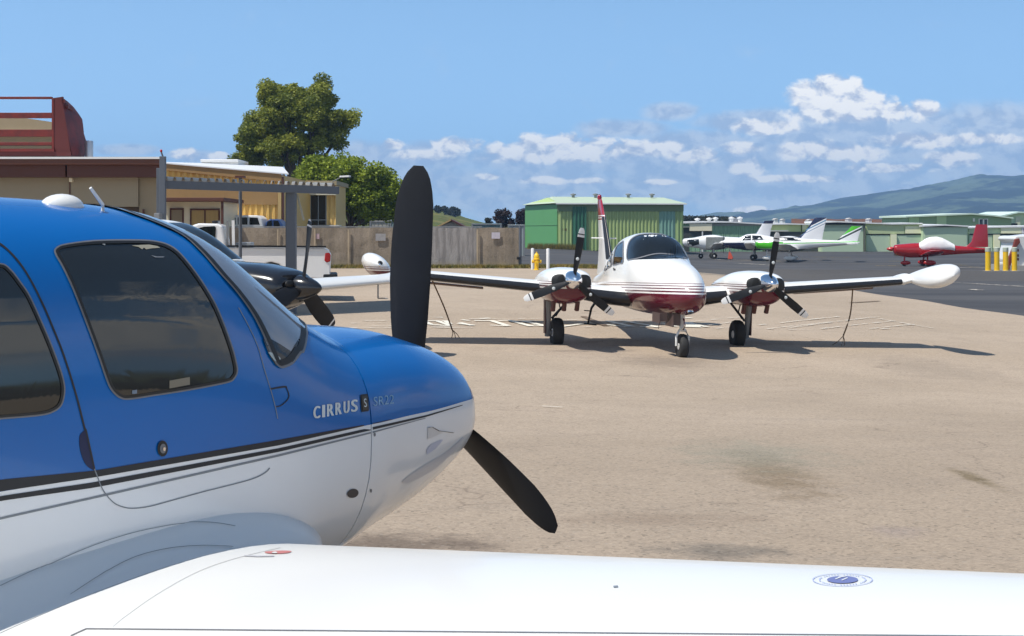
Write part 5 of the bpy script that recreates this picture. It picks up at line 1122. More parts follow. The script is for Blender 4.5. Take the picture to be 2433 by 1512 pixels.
obj('canopy', MB().box(at(704, 0, Y2).x, at(812, 0, Y2).x, Y2 - 1.2, Y2 - .1, at(0, 537.5, Y2).z, at(0, 535.5, Y2).z), M['white2'], sw)
obj('dark_base', MB().box(at(704, 0, Y2).x, at(808, 0, Y2).x, Y2 - .2, Y2 - .09, .3, at(0, 538, Y2).z), M['seal'], sw)
# lamp over the annex
lp = thing('lamp', 'white arm lamp sticking out in front of the spreading tree', 'lamp', (at(786, 0, 85.5).x, 85.5, at(0, 432, 85.5).z))
obj('arm', MB().tube([at(790, 432, 85.5), at(812, 421, 85.2)], .03, 6), M['steel'], lp); obj('head', MB().bar(at(808, 420.5, 85.2), at(832, 419.5, 85), .22, .1), M['white2'], lp, bevel=.02)

# two vehicles parked beyond the fence
def side_car(name, label, cat, Y, prof, wins, wheels, mat, dep=1.75, gl='glass'):
    xs = [p[0] for p in prof]; c = on(sum(xs) / len(xs), Y + .9); e = thing(name, label, cat, c)
    obj('body', MB().prism(Q(prof, Y), Y, Y + dep), mat, e, bevel=.06)
    for w_ in wins: obj('window', MB().prism(Q(w_, Y), Y - .012, Y + .05), M[gl], e)
    for px in wheels:
        p = on(px, Y + .1); wh = wheel(e, (0, 0, 0), .34, .22); wh.location = Vector((p.x, Y + .1, p.z + .34)) - WM[e].translation; wh.rotation_euler = (0, 0, R(90))
    return e
side_car('parked_car', 'white van seen over the fence in front of the tan building', 'van', 73.2, [(508, 578), (506, 552), (524, 536), (536, 518), (548, 512), (612, 512), (622, 520), (627, 545), (627, 578)], [[(534, 533), (544, 519), (560, 517), (560, 534)], [(565, 517), (588, 517), (588, 534), (565, 534)], [(593, 517), (612, 518), (617, 534), (593, 534)]], (528, 606), M['white2'])
side_car('parked_car', 'small dark blue car seen over the fence beside the white van', 'car', 73.6, [(628, 578), (628, 545), (632, 528), (640, 521), (662, 521), (672, 535), (676, 578)], [[(632, 540), (636, 526), (646, 524), (646, 540)], [(650, 524), (661, 525), (667, 540), (650, 540)]], (638, 668), pbr('blue_car_paint', (.03, .07, .2), .3), 1.7)

# fence with tan fabric
fe = thing('privacy_fence', 'long chain link fence covered in tan weathered fabric', 'fence', on(900, 70))
mt = bpy.data.materials.new('fence_fabric'); mt.use_nodes = True; t = NT(mt.node_tree); b = t.nt.nodes['Principled BSDF']; tc_ = t.n('ShaderNodeTexCoord'); v = tc_.outputs['Object']; x, y, z = t.sep(v)
n1 = t.noise(v, .9, 6, .7, .5); n2 = t.noise(t.xyz(t.m('MULTIPLY', x, 5), y, t.m('MULTIPLY', z, .6)), 1.2, 5, .6); n3 = t.noise(v, 14, 4, .7)
c = t.mix(t.sstep(n1, .32, .68), (.20, .165, .125, 1), (.33, .275, .215, 1)); c = t.mix(t.m('MULTIPLY', t.sstep(n2, .42, .62), .22), c, (.34, .29, .23, 1)); c = t.mix(t.m('MULTIPLY', t.sstep(n3, .5, .7), .4), c, (.13, .10, .07, 1))
x_off = at(1000, 0, 70).x - WM[fe].translation.x
greyf = t.m('MULTIPLY', t.m('GREATER_THAN', x, at(1018, 0, 70).x - WM[fe].translation.x), t.m('LESS_THAN', x, at(1133, 0, 70).x - WM[fe].translation.x))
c = t.mix(t.m('MULTIPLY', greyf, .75), c, t.mix(t.sstep(n2, .4, .6), (.36, .35, .35, 1), (.22, .215, .22, 1)))
c = t.mix(t.m('MULTIPLY', t.m('SUBTRACT', 1., t.sstep(t.m('ADD', z, t.m('MULTIPLY', n1, .5)), .3, .75)), .55), c, (.42, .34, .22, 1))
t.put(b.inputs['Base Color'], c); b.inputs['Roughness'].default_value = .95; b.inputs['Specular IOR Level'].default_value = .1
bp = t.n('ShaderNodeBump'); bp.inputs['Strength'].default_value = .8; bp.inputs['Distance'].default_value = .06; t.put(bp.inputs['Height'], t.m('ADD', t.m('MULTIPLY', n2, .5), t.m('MULTIPLY', n3, .5))); t.put(b.inputs['Normal'], bp.outputs[0])
mb = MB(); rows = [[], []]; xa, xb_ = at(545, 0, 70).x, at(1236, 0, 70).x; N = 220
for i in range(N + 1):
    x = lerp(xa, xb_, i / N); wv = .04 * noise.noise(Vector((x * 2.2, 0, 0))); tp = 1.93 + .03 * noise.noise(Vector((x * 1.5, 3, 0)))
    for k, r in enumerate(rows): r.append((x, 70 + wv * (1 - k * .6), g(x, 70) + (.02, tp)[k]))
mb.loft([rows[0], [(a[0], a[1] + .02 * noise.noise(Vector((a[0] * 4, 1, 0))), (a[2] + b_[2]) / 2) for a, b_ in zip(*rows)], rows[1]], False, False, closed=False)
back = [(p[0], p[1] + .012, p[2]) for p in rows[0]]; mb.loft([rows[1], [(p[0], p[1] + .012, p[2]) for p in rows[1]], back], False, False, closed=False)
obj('fabric', mb, mt, fe, smooth=60)
for px in (560, 637, 728, 822, 984, 1140, 1236):
    p = on(px, 70.07 if px < 1236 else 70.0); obj('post', MB().tube([p - Vector((0, 0, .1)), p + Vector((0, 0, 2.0))], .04 if px < 1236 else .07, 8), M['steelp' if px == 1236 else 'steel'], fe, smooth=60)
for px in (828, 985, 1134, 660, 748):
    x = at(px, 0, 69.92).x; obj('batten', MB().box(x - .035, x + .035, 69.88, 69.93, g(x, 70) + .03, g(x, 70) + 1.85), pbr('batten_%d' % px, (.40, .32, .22), .8, var=.2, scale=3), fe)
obj('top_rail', MB().bar(Vector((xa, 70.06, g(xa, 70) + 1.97)), Vector((at(1145, 0, 70).x, 70.06, g(0, 70) + 1.97)), .05, .05), M['steel'], fe)
obj('latch', MB().box(at(1228, 0, 69.8).x, at(1236, 0, 69.8).x, 69.85, 69.98, at(0, 617, 70).z, at(0, 611, 70).z), M['blackm'], fe)
for lb, px, py, wpx, hpx, col in (('pale grey blank sign on the fence left of the tall propeller blade', 904, 564, 24, 17, (.30, .29, .29)), ('small faded pink sign on the fence above the pickup tail', 752, 562, 13, 13, (.42, .30, .32)), ('small white and lilac notice near the right end of the fence', 1178, 560, 20, 15, (.50, .46, .52))):
    a, b_ = at(px - wpx / 2, py + hpx / 2, 69.84), at(px + wpx / 2, py - hpx / 2, 69.84)
    o = obj('fence_sign', MB().box(a.x, b_.x, 69.92, 69.95, a.z, b_.z), pbr('sign_face_%d' % px, col, .5, var=.25, scale=8)); tag(o, lb, 'sign', 'signs on the fence')
# beyond the fence: hut, containers
hy = 108.; hu = thing('hut', 'small pale hut with a tan gabled roof behind the grey part of the fence', 'hut', on(1075, hy))
obj('wall', MB().prism(Q([(1028, 600), (1108, 600), (1108, 542), (1074, 527), (1028, 545)], hy), hy, hy + 5), pbr('pale_wall', (.50, .48, .46), .7, var=.1), hu)
def slab(a, b_, y0, y1, th):
    A, B = at(*a, y0), at(*b_, y0); mb = MB(); q_ = [(A.x, y0, A.z), (B.x, y0, B.z), (B.x, y1, B.z), (A.x, y1, A.z)]
    return mb.add(q_ + [(p[0], p[1], p[2] - th) for p in q_], [(0, 1, 2, 3), (7, 6, 5, 4), (0, 4, 5, 1), (1, 5, 6, 2), (2, 6, 7, 3), (3, 7, 4, 0)])
obj('roof', slab((1022, 546), (1071, 521), hy - .5, hy + 5.5, .12), pbr('tan_tiles', (.42, .29, .13), .8, var=.3, scale=5), hu); obj('roof', slab((1071.3, 521), (1111, 542), hy - .5, hy + 5.5, .12), brownd, hu)
obj('window', MB().box(at(1030, 0, hy).x, at(1056, 0, hy).x, hy - .04, hy + .05, at(0, 549, hy).z, at(0, 543, hy).z), M['glass'], hu)
for nm, lb, a, b_, t_, col in (('shipping_container', 'long dull teal container roof right of the hut', 1120, 1192, 531, (.10, .17, .18)), ('shipping_container', 'short pale grey container touching the green hangar', 1206, 1247, 534, (.34, .38, .38)), ('trailer', 'pale flat trailer load showing over the fence under the tree', 878, 925, 525, (.38, .36, .32)), ('mesh_fence_panel', 'pale teal mesh screen left of the tall propeller blade', 926, 976, 523, (.20, .27, .27))):
    hy2 = 104. + (a % 7); m_ = rib('sheet_%d' % a, col, 'X', .3, var=.2); A, B = at(a, t_, hy2), at(b_, t_, hy2)
    c_ = thing(nm, lb, nm.replace('_', ' ').replace('shipping ', '').replace('mesh ', ''), ((A.x + B.x) / 2, hy2, .5)); obj('shell', MB().box(A.x, B.x, hy2, hy2 + 2.4, .5, A.z), m_, c_, bevel=.03)
    mb = MB(); [mb.box(x - .05, x + .05, hy2 - .04, hy2 + .01, .5, A.z - .02) for x in (A.x + .06, B.x - .06)]; mb.box(A.x, B.x, hy2 - .045, hy2 + .01, A.z - .1, A.z - .02); obj('edge_frame', mb, M['steel'], c_)
p = on(972, 100); tag(obj('slim_post', MB().tube([p, Vector((p.x, 100, at(0, 490, 100).z))], .09, 8).box(p.x - .2, p.x + .2, 99.85, 100.1, at(0, 522, 100).z, at(0, 514, 100).z), M['steel']), 'slim grey pole with white box left of the tall propeller blade', 'pole')

# hydrant and its two white posts
p = on(1275, 66.5); hd = thing('fire_hydrant', 'yellow fire hydrant at the end of the fence', 'hydrant', p); s = .83 / .8
obj('barrel', MB().lathe([(.16, 0), (.16, .04), (.10, .06), (.10, .46), (.15, .48), (.15, .53), (.12, .55), (.13, .60), (.11, .70), (.06, .76), (.035, .78), (.035, .83), (.005, .84)], (0, 0, 0), 'z', 20), M['yellow'], hd, True, smooth=40)
obj('nozzle', MB().lathe([(.06, -.22), (.075, -.21), (.075, -.15), (.055, -.14), (.055, .14), (.075, .15), (.075, .21), (.06, .22)], (0, 0, .40), 'x', 14), M['yellow'], hd, True, smooth=40)
obj('nozzle', MB().lathe([(.01, -.23), (.085, -.22), (.085, -.16), (.07, -.15), (.07, 0)], (0, 0, .36), 'y', 14), M['yellow'], hd, True, smooth=40)
for lb, px, y_ in (('white guard post just behind the yellow hydrant', 1265.5, 67.2), ('white guard post standing right of the yellow hydrant', 1302, 66.0)):
    p = on(px, y_); tag(obj('guard_post', MB().lathe([(.075, -.1), (.075, .96), (.06, .99), (.01, 1.0)], p, 'z', 14), M['white2'], smooth=40), lb, 'post', 'white guard posts')
# ------------------------------------------------------------------ green hangar
Y = 150.; gz = .4
gh = thing('green_hangar', 'big corrugated green hangar standing alone behind the twin', 'hangar', (at(1436, 0, Y).x, Y, gz))
xl, xc, xr = at(1248, 0, Y + 9).x, at(1325, 0, Y).x, at(1624, 0, Y).x; zt = at(0, 483, Y).z; zp = at(0, 467, Y + 7).z; 
cg = pbr('olive_corrugated', (.36, .46, .19), .5, var=.1, scale=.5); cd = pbr('dark_green_corrugated', (.035, .14, .085), .5, var=.1, scale=.5); ct = pbr('teal_corrugated', (.20, .36, .29), .5, var=.1, scale=.5); gg = pbr('bright_green_door', (.095, .29, .10), .5, var=.08, scale=.6)
xl0 = at(1248, 0, Y + .0).x
q = lambda a, b_: corr(MB(), at(a, 0, Y).x, at(b_, 0, Y).x, Y - .02, gz, lambda x: zt - .35, .36, .09, .3)
obj('wall', MB().box(xc, xr, Y + .3, Y + 14, gz, zt - .2), cg, gh)
obj('wall', q(1325.5, 1360), cg, gh); obj('sliding_door', corr(MB(), at(1360.5, 0, Y).x, at(1393, 0, Y).x, Y - .2, gz, lambda x: zt - .36, .36, .09, .08), cd, gh); obj('wall', q(1393.5, 1566), cg, gh); obj('wall', q(1566.5, 1604), ct, gh); obj('wall', q(1604.5, 1623.5), pbr('olive_corrugated_end', (.30, .42, .18), .5, var=.1, scale=.5), gh)
obj('header', MB().box(xc - .05, xr, Y - .12, Y + .3, zt - .75 * 0 - .85, zt - .02), pbr('dark_olive_header', (.15, .21, .11), .6, var=.1), gh)
# the bright green end seen at a slant
mb = MB(); e0 = Vector((at(1248.5, 0, Y + 10).x, Y + 10, gz)); e1 = Vector((xc - .02, Y + .1, gz))
def slant(a, b_, z0, z1, off=0):
    n = Vector((-(b_ - a).y, (b_ - a).x, 0)).normalized() * -1; n = n if n.y < 0 else -n
    A, B = a + n * off, b_ + n * off; return MB().add([(A.x, A.y, z0), (B.x, B.y, z0), (B.x, B.y, z1), (A.x, A.y, z1), (A.x - n.x * .2, A.y - n.y * .2, z0), (B.x - n.x * .2, B.y - n.y * .2, z0), (B.x - n.x * .2, B.y - n.y * .2, z1), (A.x - n.x * .2, A.y - n.y * .2, z1)],
        [(0, 1, 2, 3), (7, 6, 5, 4), (0, 4, 5, 1), (1, 5, 6, 2), (2, 6, 7, 3), (3, 7, 4, 0)])
zh = at(0, 537, Y + 5).z
obj('end_door', slant(e0, e1, gz, zh - .03, .05), gg, gh); obj('end_door', slant(e0, e1, zh + .03, zt - .12, .05), gg, gh); obj('end_wall', slant(e0, e1, gz, zt - .05), pbr('dark_green_edge', (.02, .07, .03), .6), gh)
obj('roof', MB().add([(e0.x - .4, e0.y, zt - .02), (xc - .25, Y - .4, zt), (xr + .3, Y - .4, zt - .04), (xr - 1.2, Y + 8, zp - .1), (at(1312, 0, Y + 8).x, Y + 8, zp), (xr, Y + 16, zt), (e0.x + 4, e0.y + 8, zt)], [(0, 1, 4), (1, 2, 3, 4), (3, 2, 5), (4, 3, 5, 6), (0, 4, 6)]), pbr('pale_green_roof', (.46, .55, .40), .5, var=.08), gh)
obj('gable', MB().add([(e0.x, e0.y, zt), (xc, Y + .05, zt), (at(1300, 0, Y + 5).x, Y + 5, at(0, 470, Y + 5).z), (e0.x + .2, e0.y + .3, zt), (xc + .2, Y + .35, zt), (at(1300, 0, Y + 5).x + .2, Y + 5.3, at(0, 470, Y + 5).z)], [(0, 1, 2), (5, 4, 3), (0, 3, 4, 1), (1, 4, 5, 2), (2, 5, 3, 0)]), pbr('pale_green_gable', (.38, .50, .22), .6), gh)
obj('gutter', MB().bar(Vector((xc - .2, Y - .45, zt - .06)), Vector((xr + .3, Y - .45, zt - .1)), .12, .12), M['white2'], gh)
for px in (1415, 1493, 1549, 1362): obj('roof_vent', MB().lathe([(.16, 0), (.16, .22), (.3, .26), (.3, .36), (.01, .45)], (at(px, 0, Y + 7).x, Y + 7, zp - .12), 'z', 12), M['steel'], gh, smooth=40)
obj('wall_sign', MB().box(at(1337, 0, Y).x, at(1350, 0, Y).x, Y - .08, Y - .03, at(0, 549, Y).z, at(0, 543, Y).z), pbr('brown_sign', (.12, .10, .04), .6), gh)
obj('side_strip', MB().box(at(1240, 0, Y + 10).x, at(1247, 0, Y + 10).x, Y + 10, Y + 10.3, gz, at(0, 546, Y + 10).z), pbr('pale_green_strip', (.38, .44, .24), .6), gh)

# ------------------------------------------------------------------ rows of hangars
def pan(mb, a, b_, t_, bt, Y, d0, d1): return mb.box(at(a, 0, Y).x, at(b_, 0, Y).x, Y - d0, Y + d1, at(0, bt, Y).z if bt is not None else -.3, at(0, t_, Y).z)
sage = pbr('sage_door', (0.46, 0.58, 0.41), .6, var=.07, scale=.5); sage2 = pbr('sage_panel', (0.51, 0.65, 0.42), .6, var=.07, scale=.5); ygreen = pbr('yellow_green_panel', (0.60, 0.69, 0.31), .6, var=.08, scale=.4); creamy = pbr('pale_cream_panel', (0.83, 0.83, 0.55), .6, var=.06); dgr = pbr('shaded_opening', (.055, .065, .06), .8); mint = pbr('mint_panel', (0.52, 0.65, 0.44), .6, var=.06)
def hangar(label, Y, px0, px1, wall, top, roofpts, dep=9., wmat=None, seed=0):
    e = thing('hangar', label, 'hangar', (at((px0 + px1) / 2, 0, Y).x, Y, g(at((px0 + px1) / 2, 0, Y).x, Y)), group='hangars in the far row')
    obj('wall', pan(MB(), px0, px1, top, None, Y, 0, dep), wmat or sage2, e)
    A = [at(px, py, Y - .35) for px, py in roofpts]; mb = MB()
    mb.loft([[(p.x, Y - .35, p.z), (p.x, Y + dep + .3, p.z + .1), (p.x, Y + dep + .3, p.z - .12), (p.x, Y - .35, p.z - .15)] for p in A]); obj('roof', mb, M['white2'], e)
    return e
Y = 172.
h1 = hangar('pale hangar with cream front panel and white roof right beside the green hangar', Y, 1600, 1812, None, 531, [(1600, 529), (1690, 526.5), (1735, 526.5), (1815, 531)], wmat=rib('sea_green_corrugated', (0.23, 0.40, 0.25), 'X', .5, depth=.9))
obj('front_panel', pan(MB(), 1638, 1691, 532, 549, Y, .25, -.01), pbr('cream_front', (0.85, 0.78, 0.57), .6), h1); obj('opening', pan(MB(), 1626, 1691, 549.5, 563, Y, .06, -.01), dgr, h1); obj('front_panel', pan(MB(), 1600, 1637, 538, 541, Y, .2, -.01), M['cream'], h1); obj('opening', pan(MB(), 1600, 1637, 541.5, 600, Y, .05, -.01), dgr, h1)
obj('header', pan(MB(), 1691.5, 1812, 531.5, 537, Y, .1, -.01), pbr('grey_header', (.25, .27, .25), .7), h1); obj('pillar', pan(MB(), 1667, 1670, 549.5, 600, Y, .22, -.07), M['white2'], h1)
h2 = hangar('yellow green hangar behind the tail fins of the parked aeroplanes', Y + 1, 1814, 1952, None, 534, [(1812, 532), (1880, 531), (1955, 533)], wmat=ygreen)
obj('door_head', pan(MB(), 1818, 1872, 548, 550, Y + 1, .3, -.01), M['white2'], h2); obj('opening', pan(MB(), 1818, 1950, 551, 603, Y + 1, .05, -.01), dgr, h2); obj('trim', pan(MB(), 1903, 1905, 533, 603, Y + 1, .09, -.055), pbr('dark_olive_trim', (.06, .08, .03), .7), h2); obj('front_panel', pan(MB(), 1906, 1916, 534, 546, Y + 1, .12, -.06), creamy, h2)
h3 = hangar('sage green hangar with wide closed door under a black eave', Y - .5, 1950, 2056, None, 529, [(1950, 527.5), (1990, 525.5), (2056, 528)], wmat=sage2)
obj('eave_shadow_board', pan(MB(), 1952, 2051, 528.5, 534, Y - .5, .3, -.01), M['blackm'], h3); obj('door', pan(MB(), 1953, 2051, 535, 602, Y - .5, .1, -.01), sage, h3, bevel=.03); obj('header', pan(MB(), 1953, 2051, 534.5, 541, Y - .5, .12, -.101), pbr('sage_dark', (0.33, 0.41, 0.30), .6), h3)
obj('corner_post', pan(MB(), 2051.5, 2055.5, 528, 602, Y - .5, .2, -.01), pbr('brown_grey_post', (.12, .13, .09), .7), h3)
h4 = hangar('hangar with a grey green door between cream posts, behind the red aeroplane nose', Y + .5, 2057, 2192, None, 531, [(2056, 528.5), (2120, 531), (2192, 530)], wmat=ygreen)
obj('header', pan(MB(), 2058, 2148, 536, 556, Y + .5, .15, -.01), pbr('olive_panel', (0.47, 0.55, 0.31), .6, var=.06), h4); obj('front_panel', pan(MB(), 2150, 2190, 538, 555, Y + .5, .2, -.01), creamy, h4)
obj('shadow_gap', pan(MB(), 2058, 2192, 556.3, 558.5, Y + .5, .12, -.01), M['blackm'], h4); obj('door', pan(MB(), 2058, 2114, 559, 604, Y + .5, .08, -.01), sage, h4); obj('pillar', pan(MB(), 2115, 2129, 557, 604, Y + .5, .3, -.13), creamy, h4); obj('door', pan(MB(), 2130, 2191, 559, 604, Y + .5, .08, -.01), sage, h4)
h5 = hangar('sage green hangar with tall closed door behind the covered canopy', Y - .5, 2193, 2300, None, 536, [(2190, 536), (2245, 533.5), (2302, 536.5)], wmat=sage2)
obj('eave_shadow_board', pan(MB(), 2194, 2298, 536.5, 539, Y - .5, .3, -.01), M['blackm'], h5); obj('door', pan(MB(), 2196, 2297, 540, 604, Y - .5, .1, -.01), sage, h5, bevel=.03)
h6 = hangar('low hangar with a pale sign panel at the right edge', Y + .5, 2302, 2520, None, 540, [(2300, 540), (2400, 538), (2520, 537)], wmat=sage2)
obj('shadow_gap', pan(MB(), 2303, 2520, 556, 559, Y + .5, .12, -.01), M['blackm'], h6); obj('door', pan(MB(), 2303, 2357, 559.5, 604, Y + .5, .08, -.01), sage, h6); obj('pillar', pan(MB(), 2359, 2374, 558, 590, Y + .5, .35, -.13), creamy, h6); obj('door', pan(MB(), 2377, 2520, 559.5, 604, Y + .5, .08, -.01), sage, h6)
sg = obj('sign_panel', pan(MB(), 2377, 2425, 541, 555, Y + .5, .25, -.01), creamy, h6); obj('sign_panel', pan(MB(), 2425.5, 2520, 541, 555, Y + .5, .27, -.01), M['white2'], h6)
mb = MB()
for k, px in enumerate(range(2429, 2520, 4)): pan(mb, px, px + 2.2, 543 + (k % 2), 549 + (k % 3), Y + .5, .29, -.271)
obj('sign_lettering', mb, pbr('mauve_lettering', (.30, .22, .28), .6), h6)
for px, py in ((1657, 526), (1685, 525), (1738, 523), (1758, 523), (1700, 524)):
    p = at(px, py, Y + 2); tag(obj('roof_vent', MB().lathe([(.22, -.5), (.22, .12), (.34, .16), (.34, .28), (.01, .4)], p, 'z', 12), M['white2'], smooth=40), {1657: 'first white roof vent from the left on the pale hangar', 1685: 'second white roof vent on the pale hangar', 1700: 'middle white roof vent on the pale hangar', 1738: 'white roof vent left of the grey box on the pale hangar', 1758: 'last white roof vent on the pale hangar'}[px], 'roof vent', 'vents on the pale hangar roof')
tag(obj('roof_box', MB().box(at(1737, 0, Y + 4).x, at(1764, 0, Y + 4).x, Y + 4, Y + 6, at(0, 529, Y).z, at(0, 518, Y + 4).z), pbr('grey_roof_box', (.22, .23, .26), .6), bevel=.03), 'grey box standing on the pale hangar roof', 'roof unit')
Y2 = 200.; ub = thing('hangar', 'tall green hangar with a twin window rising behind the far row', 'hangar', (at(2280, 0, Y2).x, Y2, 0), group='hangars in the far row')
q2_ = [(2157, 600), (2403, 600), (2403, 519), (2310, 510), (2157, 516)]
obj('wall', MB().prism([(at(x, y, Y2).x, at(x, y, Y2).z) for x, y in q2_], Y2, Y2 + 14), pbr('muted_green_wall', (0.26, 0.38, 0.23), .6, var=.07, scale=.4), ub)
obj('front_panel', pan(MB(), 2160, 2183, 517, 545, Y2, .15, -.01), pbr('light_green_panel', (0.41, 0.58, 0.33), .6), ub); obj('front_panel', pan(MB(), 2225, 2248, 513, 545, Y2, .15, -.01), pbr('light_green_panel_wide', (0.45, 0.60, 0.35), .6), ub)
A = [at(*p, Y2 - .5) for p in ((2152, 514), (2310, 507), (2360, 511), (2408, 517))]; mb = MB(); mb.loft([[(p.x, Y2 - .5, p.z), (p.x, Y2 + 14, p.z + .15), (p.x, Y2 + 14, p.z - .12), (p.x, Y2 - .5, p.z - .18)] for p in A]); obj('roof', mb, pbr('pale_mint_roof', (.58, .70, .60), .5), ub)
wn = obj('window', pan(MB(), 2327, 2345, 521.5, 535.5, Y2, .06, -.01), M['glass'], ub); mb = MB(); pan(mb, 2325, 2327, 520, 537, Y2, .1, -.01); pan(mb, 2334.5, 2338, 520, 537, Y2, .1, -.062); pan(mb, 2345, 2347, 520, 537, Y2, .1, -.01); pan(mb, 2327.01, 2344.99, 520, 521.5, Y2, .1, -.01); pan(mb, 2327.01, 2344.99, 535.5, 537, Y2, .1, -.01); obj('frame', mb, M['white2'], wn)
obj('wall_lamp', pan(MB(), 2311, 2315, 519, 527, Y2, .2, -.01), M['white2'], ub)
eb = thing('hangar', 'pale mint gabled hangar cut by the right edge of the photo', 'hangar', (at(2440, 0, Y2 + 12).x, Y2 + 12, 0), group='hangars in the far row')
obj('wall', MB().prism([(at(x, y, Y2 + 12).x, at(x, y, Y2 + 12).z) for x, y in ((2372, 600), (2530, 600), (2530, 515), (2425, 506), (2372, 517))], Y2 + 12, Y2 + 26), mint, eb)
A = [at(*p, Y2 + 11.5) for p in ((2362, 516), (2422, 503), (2445, 504), (2540, 514))]; mb = MB(); mb.loft([[(p.x, Y2 + 11.5, p.z), (p.x, Y2 + 26, p.z + .15), (p.x, Y2 + 26, p.z - .12), (p.x, Y2 + 11.5, p.z - .2)] for p in A]); obj('roof', mb, pbr('mint_roof', (.60, .76, .68), .5), eb)
obj('front_panel', pan(MB(), 2412, 2423, 515, 545, Y2 + 12, .2, -.01), pbr('pale_panel_end', (.56, .60, .46), .6), eb); obj('air_unit', pan(MB(), 2402, 2412, 531, 541, Y2 + 12, 1.0, -.02), M['blackm'], eb)
# far houses on the plain under the hill
for i, (px, py, wpx) in enumerate(((1845, 522, 8), (1862, 523, 7), (1925, 524, 9), (2020, 521, 9), (2068, 522, 7))):
    p = at(px, py, 560 + i * 8); s = 560 / F; e = thing('far_building', ('first', 'second', 'third', 'fourth', 'fifth')[i] + ' tiny white building from the left on the plain below the hill', 'building', (p.x, p.y, p.z - 1.5), group='tiny buildings below the hill')
    obj('wall', MB().box(p.x - wpx * s / 2, p.x + wpx * s / 2, p.y, p.y + 6, p.z - 4, p.z), M['white2'], e); mb = MB().prism([(p.x - wpx * s / 2 - .2, p.z), (p.x + wpx * s / 2 + .2, p.z), (p.x, p.z + .5)], p.y - .2, p.y + 6); obj('roof', mb, pbr('far_roof%d' % i, (.5, .48, .45), .7), e)

# ------------------------------------------------------------------ small parked aeroplanes
def light_plane(label, px, Y, yaw, st, paint, wingz, wu, wch_, span, finS, finmat, tail, gear, prop, windows, wingmat=None, high=False, group='small aeroplanes by the far hangars', name='light_aeroplane', dih=.09, propm=None, spatm=None):
    b_ = on(px, Y); e = thing(name, label, 'aeroplane', b_, (0, 0, R(yaw)), group)
    mb = MB(); fuselage(mb, st, 36, 28); f = obj('fuselage', mb, paint, e, True, smooth=60); K_ = Skin([f], e)
    for s in (1, -1):
        mb = MB(); wing(mb, [((s * .35, -wu, wingz), wch_, .15), ((s * span * .95, -wu - .05, wingz + dih * span * .95), wch_ * .78, .13), ((s * span, -wu - .2, wingz + dih * span + .02), wch_ * .5, .08)], 12); obj('wing', mb, wingmat or M['white'], e, True, smooth=50)
        if high: obj('wing_strut', MB().bar((s * .5, -wu - .5, wingz - .95), (s * span * .48, -wu - .5, wingz + .05), .09, .04), M['white'], e, True)
        mb = MB(); wing(mb, [((s * .03, -tail[0], tail[1]), .9, .1), ((s * tail[2], -tail[0] - .2, tail[1] + .02), .6, .09)], 10, 0); obj('tailplane', mb, wingmat or M['white'], e, True, smooth=50)
        for ol in windows:
            mb = MB(); K_.patch(mb, [Vector((-u, z)) for u, z in ol], .012, .25, 'side'); obj('window', mb if s == 1 else mirrored(mb), M['glass'], f, True, smooth=60)
    mb = MB(); wing(mb, finS, 12, 0, True); obj('fin', mb, finmat, e, True, smooth=50)
    for (x, u, r, spat) in gear:
        wheel(e, (x, -u, r), r, r * .62)
        mb = MB().tube([(x * .45, -u, st[4][3] + .15), (x, -u, r)], [.06, .045], 8); obj('gear_leg', mb, spatm or M['white'], e, True, smooth=60)
        if spat: obj('wheel_spat', MB().ell((x, -u - .08, r + .08), (r * .62, r * 2.3, r * .95)), spatm or M['white'], e, True, smooth=60)
    hz, hu_, Rr, phi, nb = prop
    if Rr:
        obj('spinner', MB().lathe([(.005, -hu_ + .32), (.08, -hu_ + .25), (.15, -hu_ + .1), (.17, -hu_ - .04)], (0, 0, hz), 'y', 16), propm or M['white'], e, True, smooth=40)
        for k in range(nb):
            mb = MB(); blade(mb, Rr, phi + k * 2 * math.pi / nb, .15, lambda t: interp(t, [0, .2, .6, .9, 1], [.6, .85, 1, .8, .4]), y0=-hu_, cz=hz, n=12); obj('propeller_blade', mb, M['blackm'], e, True, smooth=50)
    return e, f, K_
def finpaint(name, base, bands):                     # bands follow the sweep of the fin: (colour, test)
    mt = pbr(name, base, .25, coat=.4); t = NT(mt.node_tree); b = t.nt.nodes['Principled BSDF']; tc_ = t.n('ShaderNodeTexCoord'); x, y, z = t.sep(tc_.outputs['Object']); c = (*base, 1)
    for col, a, k, lo, hi in bands:
        s = t.m('ADD', t.m('MULTIPLY', z, a), t.m('MULTIPLY', y, k)); c = t.mix(t.m('MULTIPLY', t.m('GREATER_THAN', s, lo), t.m('LESS_THAN', s, hi)), c, (*col, 1))
    t.put(b.inputs['Base Color'], c); return mt
def hband(name, bands, base=(.8, .8, .79)):         # paint by height and length
    mt = pbr(name, base, .2, coat=.5); t = NT(mt.node_tree); b = t.nt.nodes['Principled BSDF']; tc_ = t.n('ShaderNodeTexCoord'); x, y, z = t.sep(tc_.outputs['Object']); c = (*base, 1)
    for col, z0, z1, y0, y1, sl in bands:
        s = t.m('ADD', z, t.m('MULTIPLY', y, sl))
        m_ = t.m('MULTIPLY', t.m('MULTIPLY', t.m('GREATER_THAN', s, z0), t.m('LESS_THAN', s, z1)), t.m('MULTIPLY', t.m('GREATER_THAN', y, y0), t.m('LESS_THAN', y, y1))); c = t.mix(m_, c, (*col, 1))
    t.put(b.inputs['Base Color'], c); return mt
NV = (.012, .018, .06); GR = (.08, .50, .015)
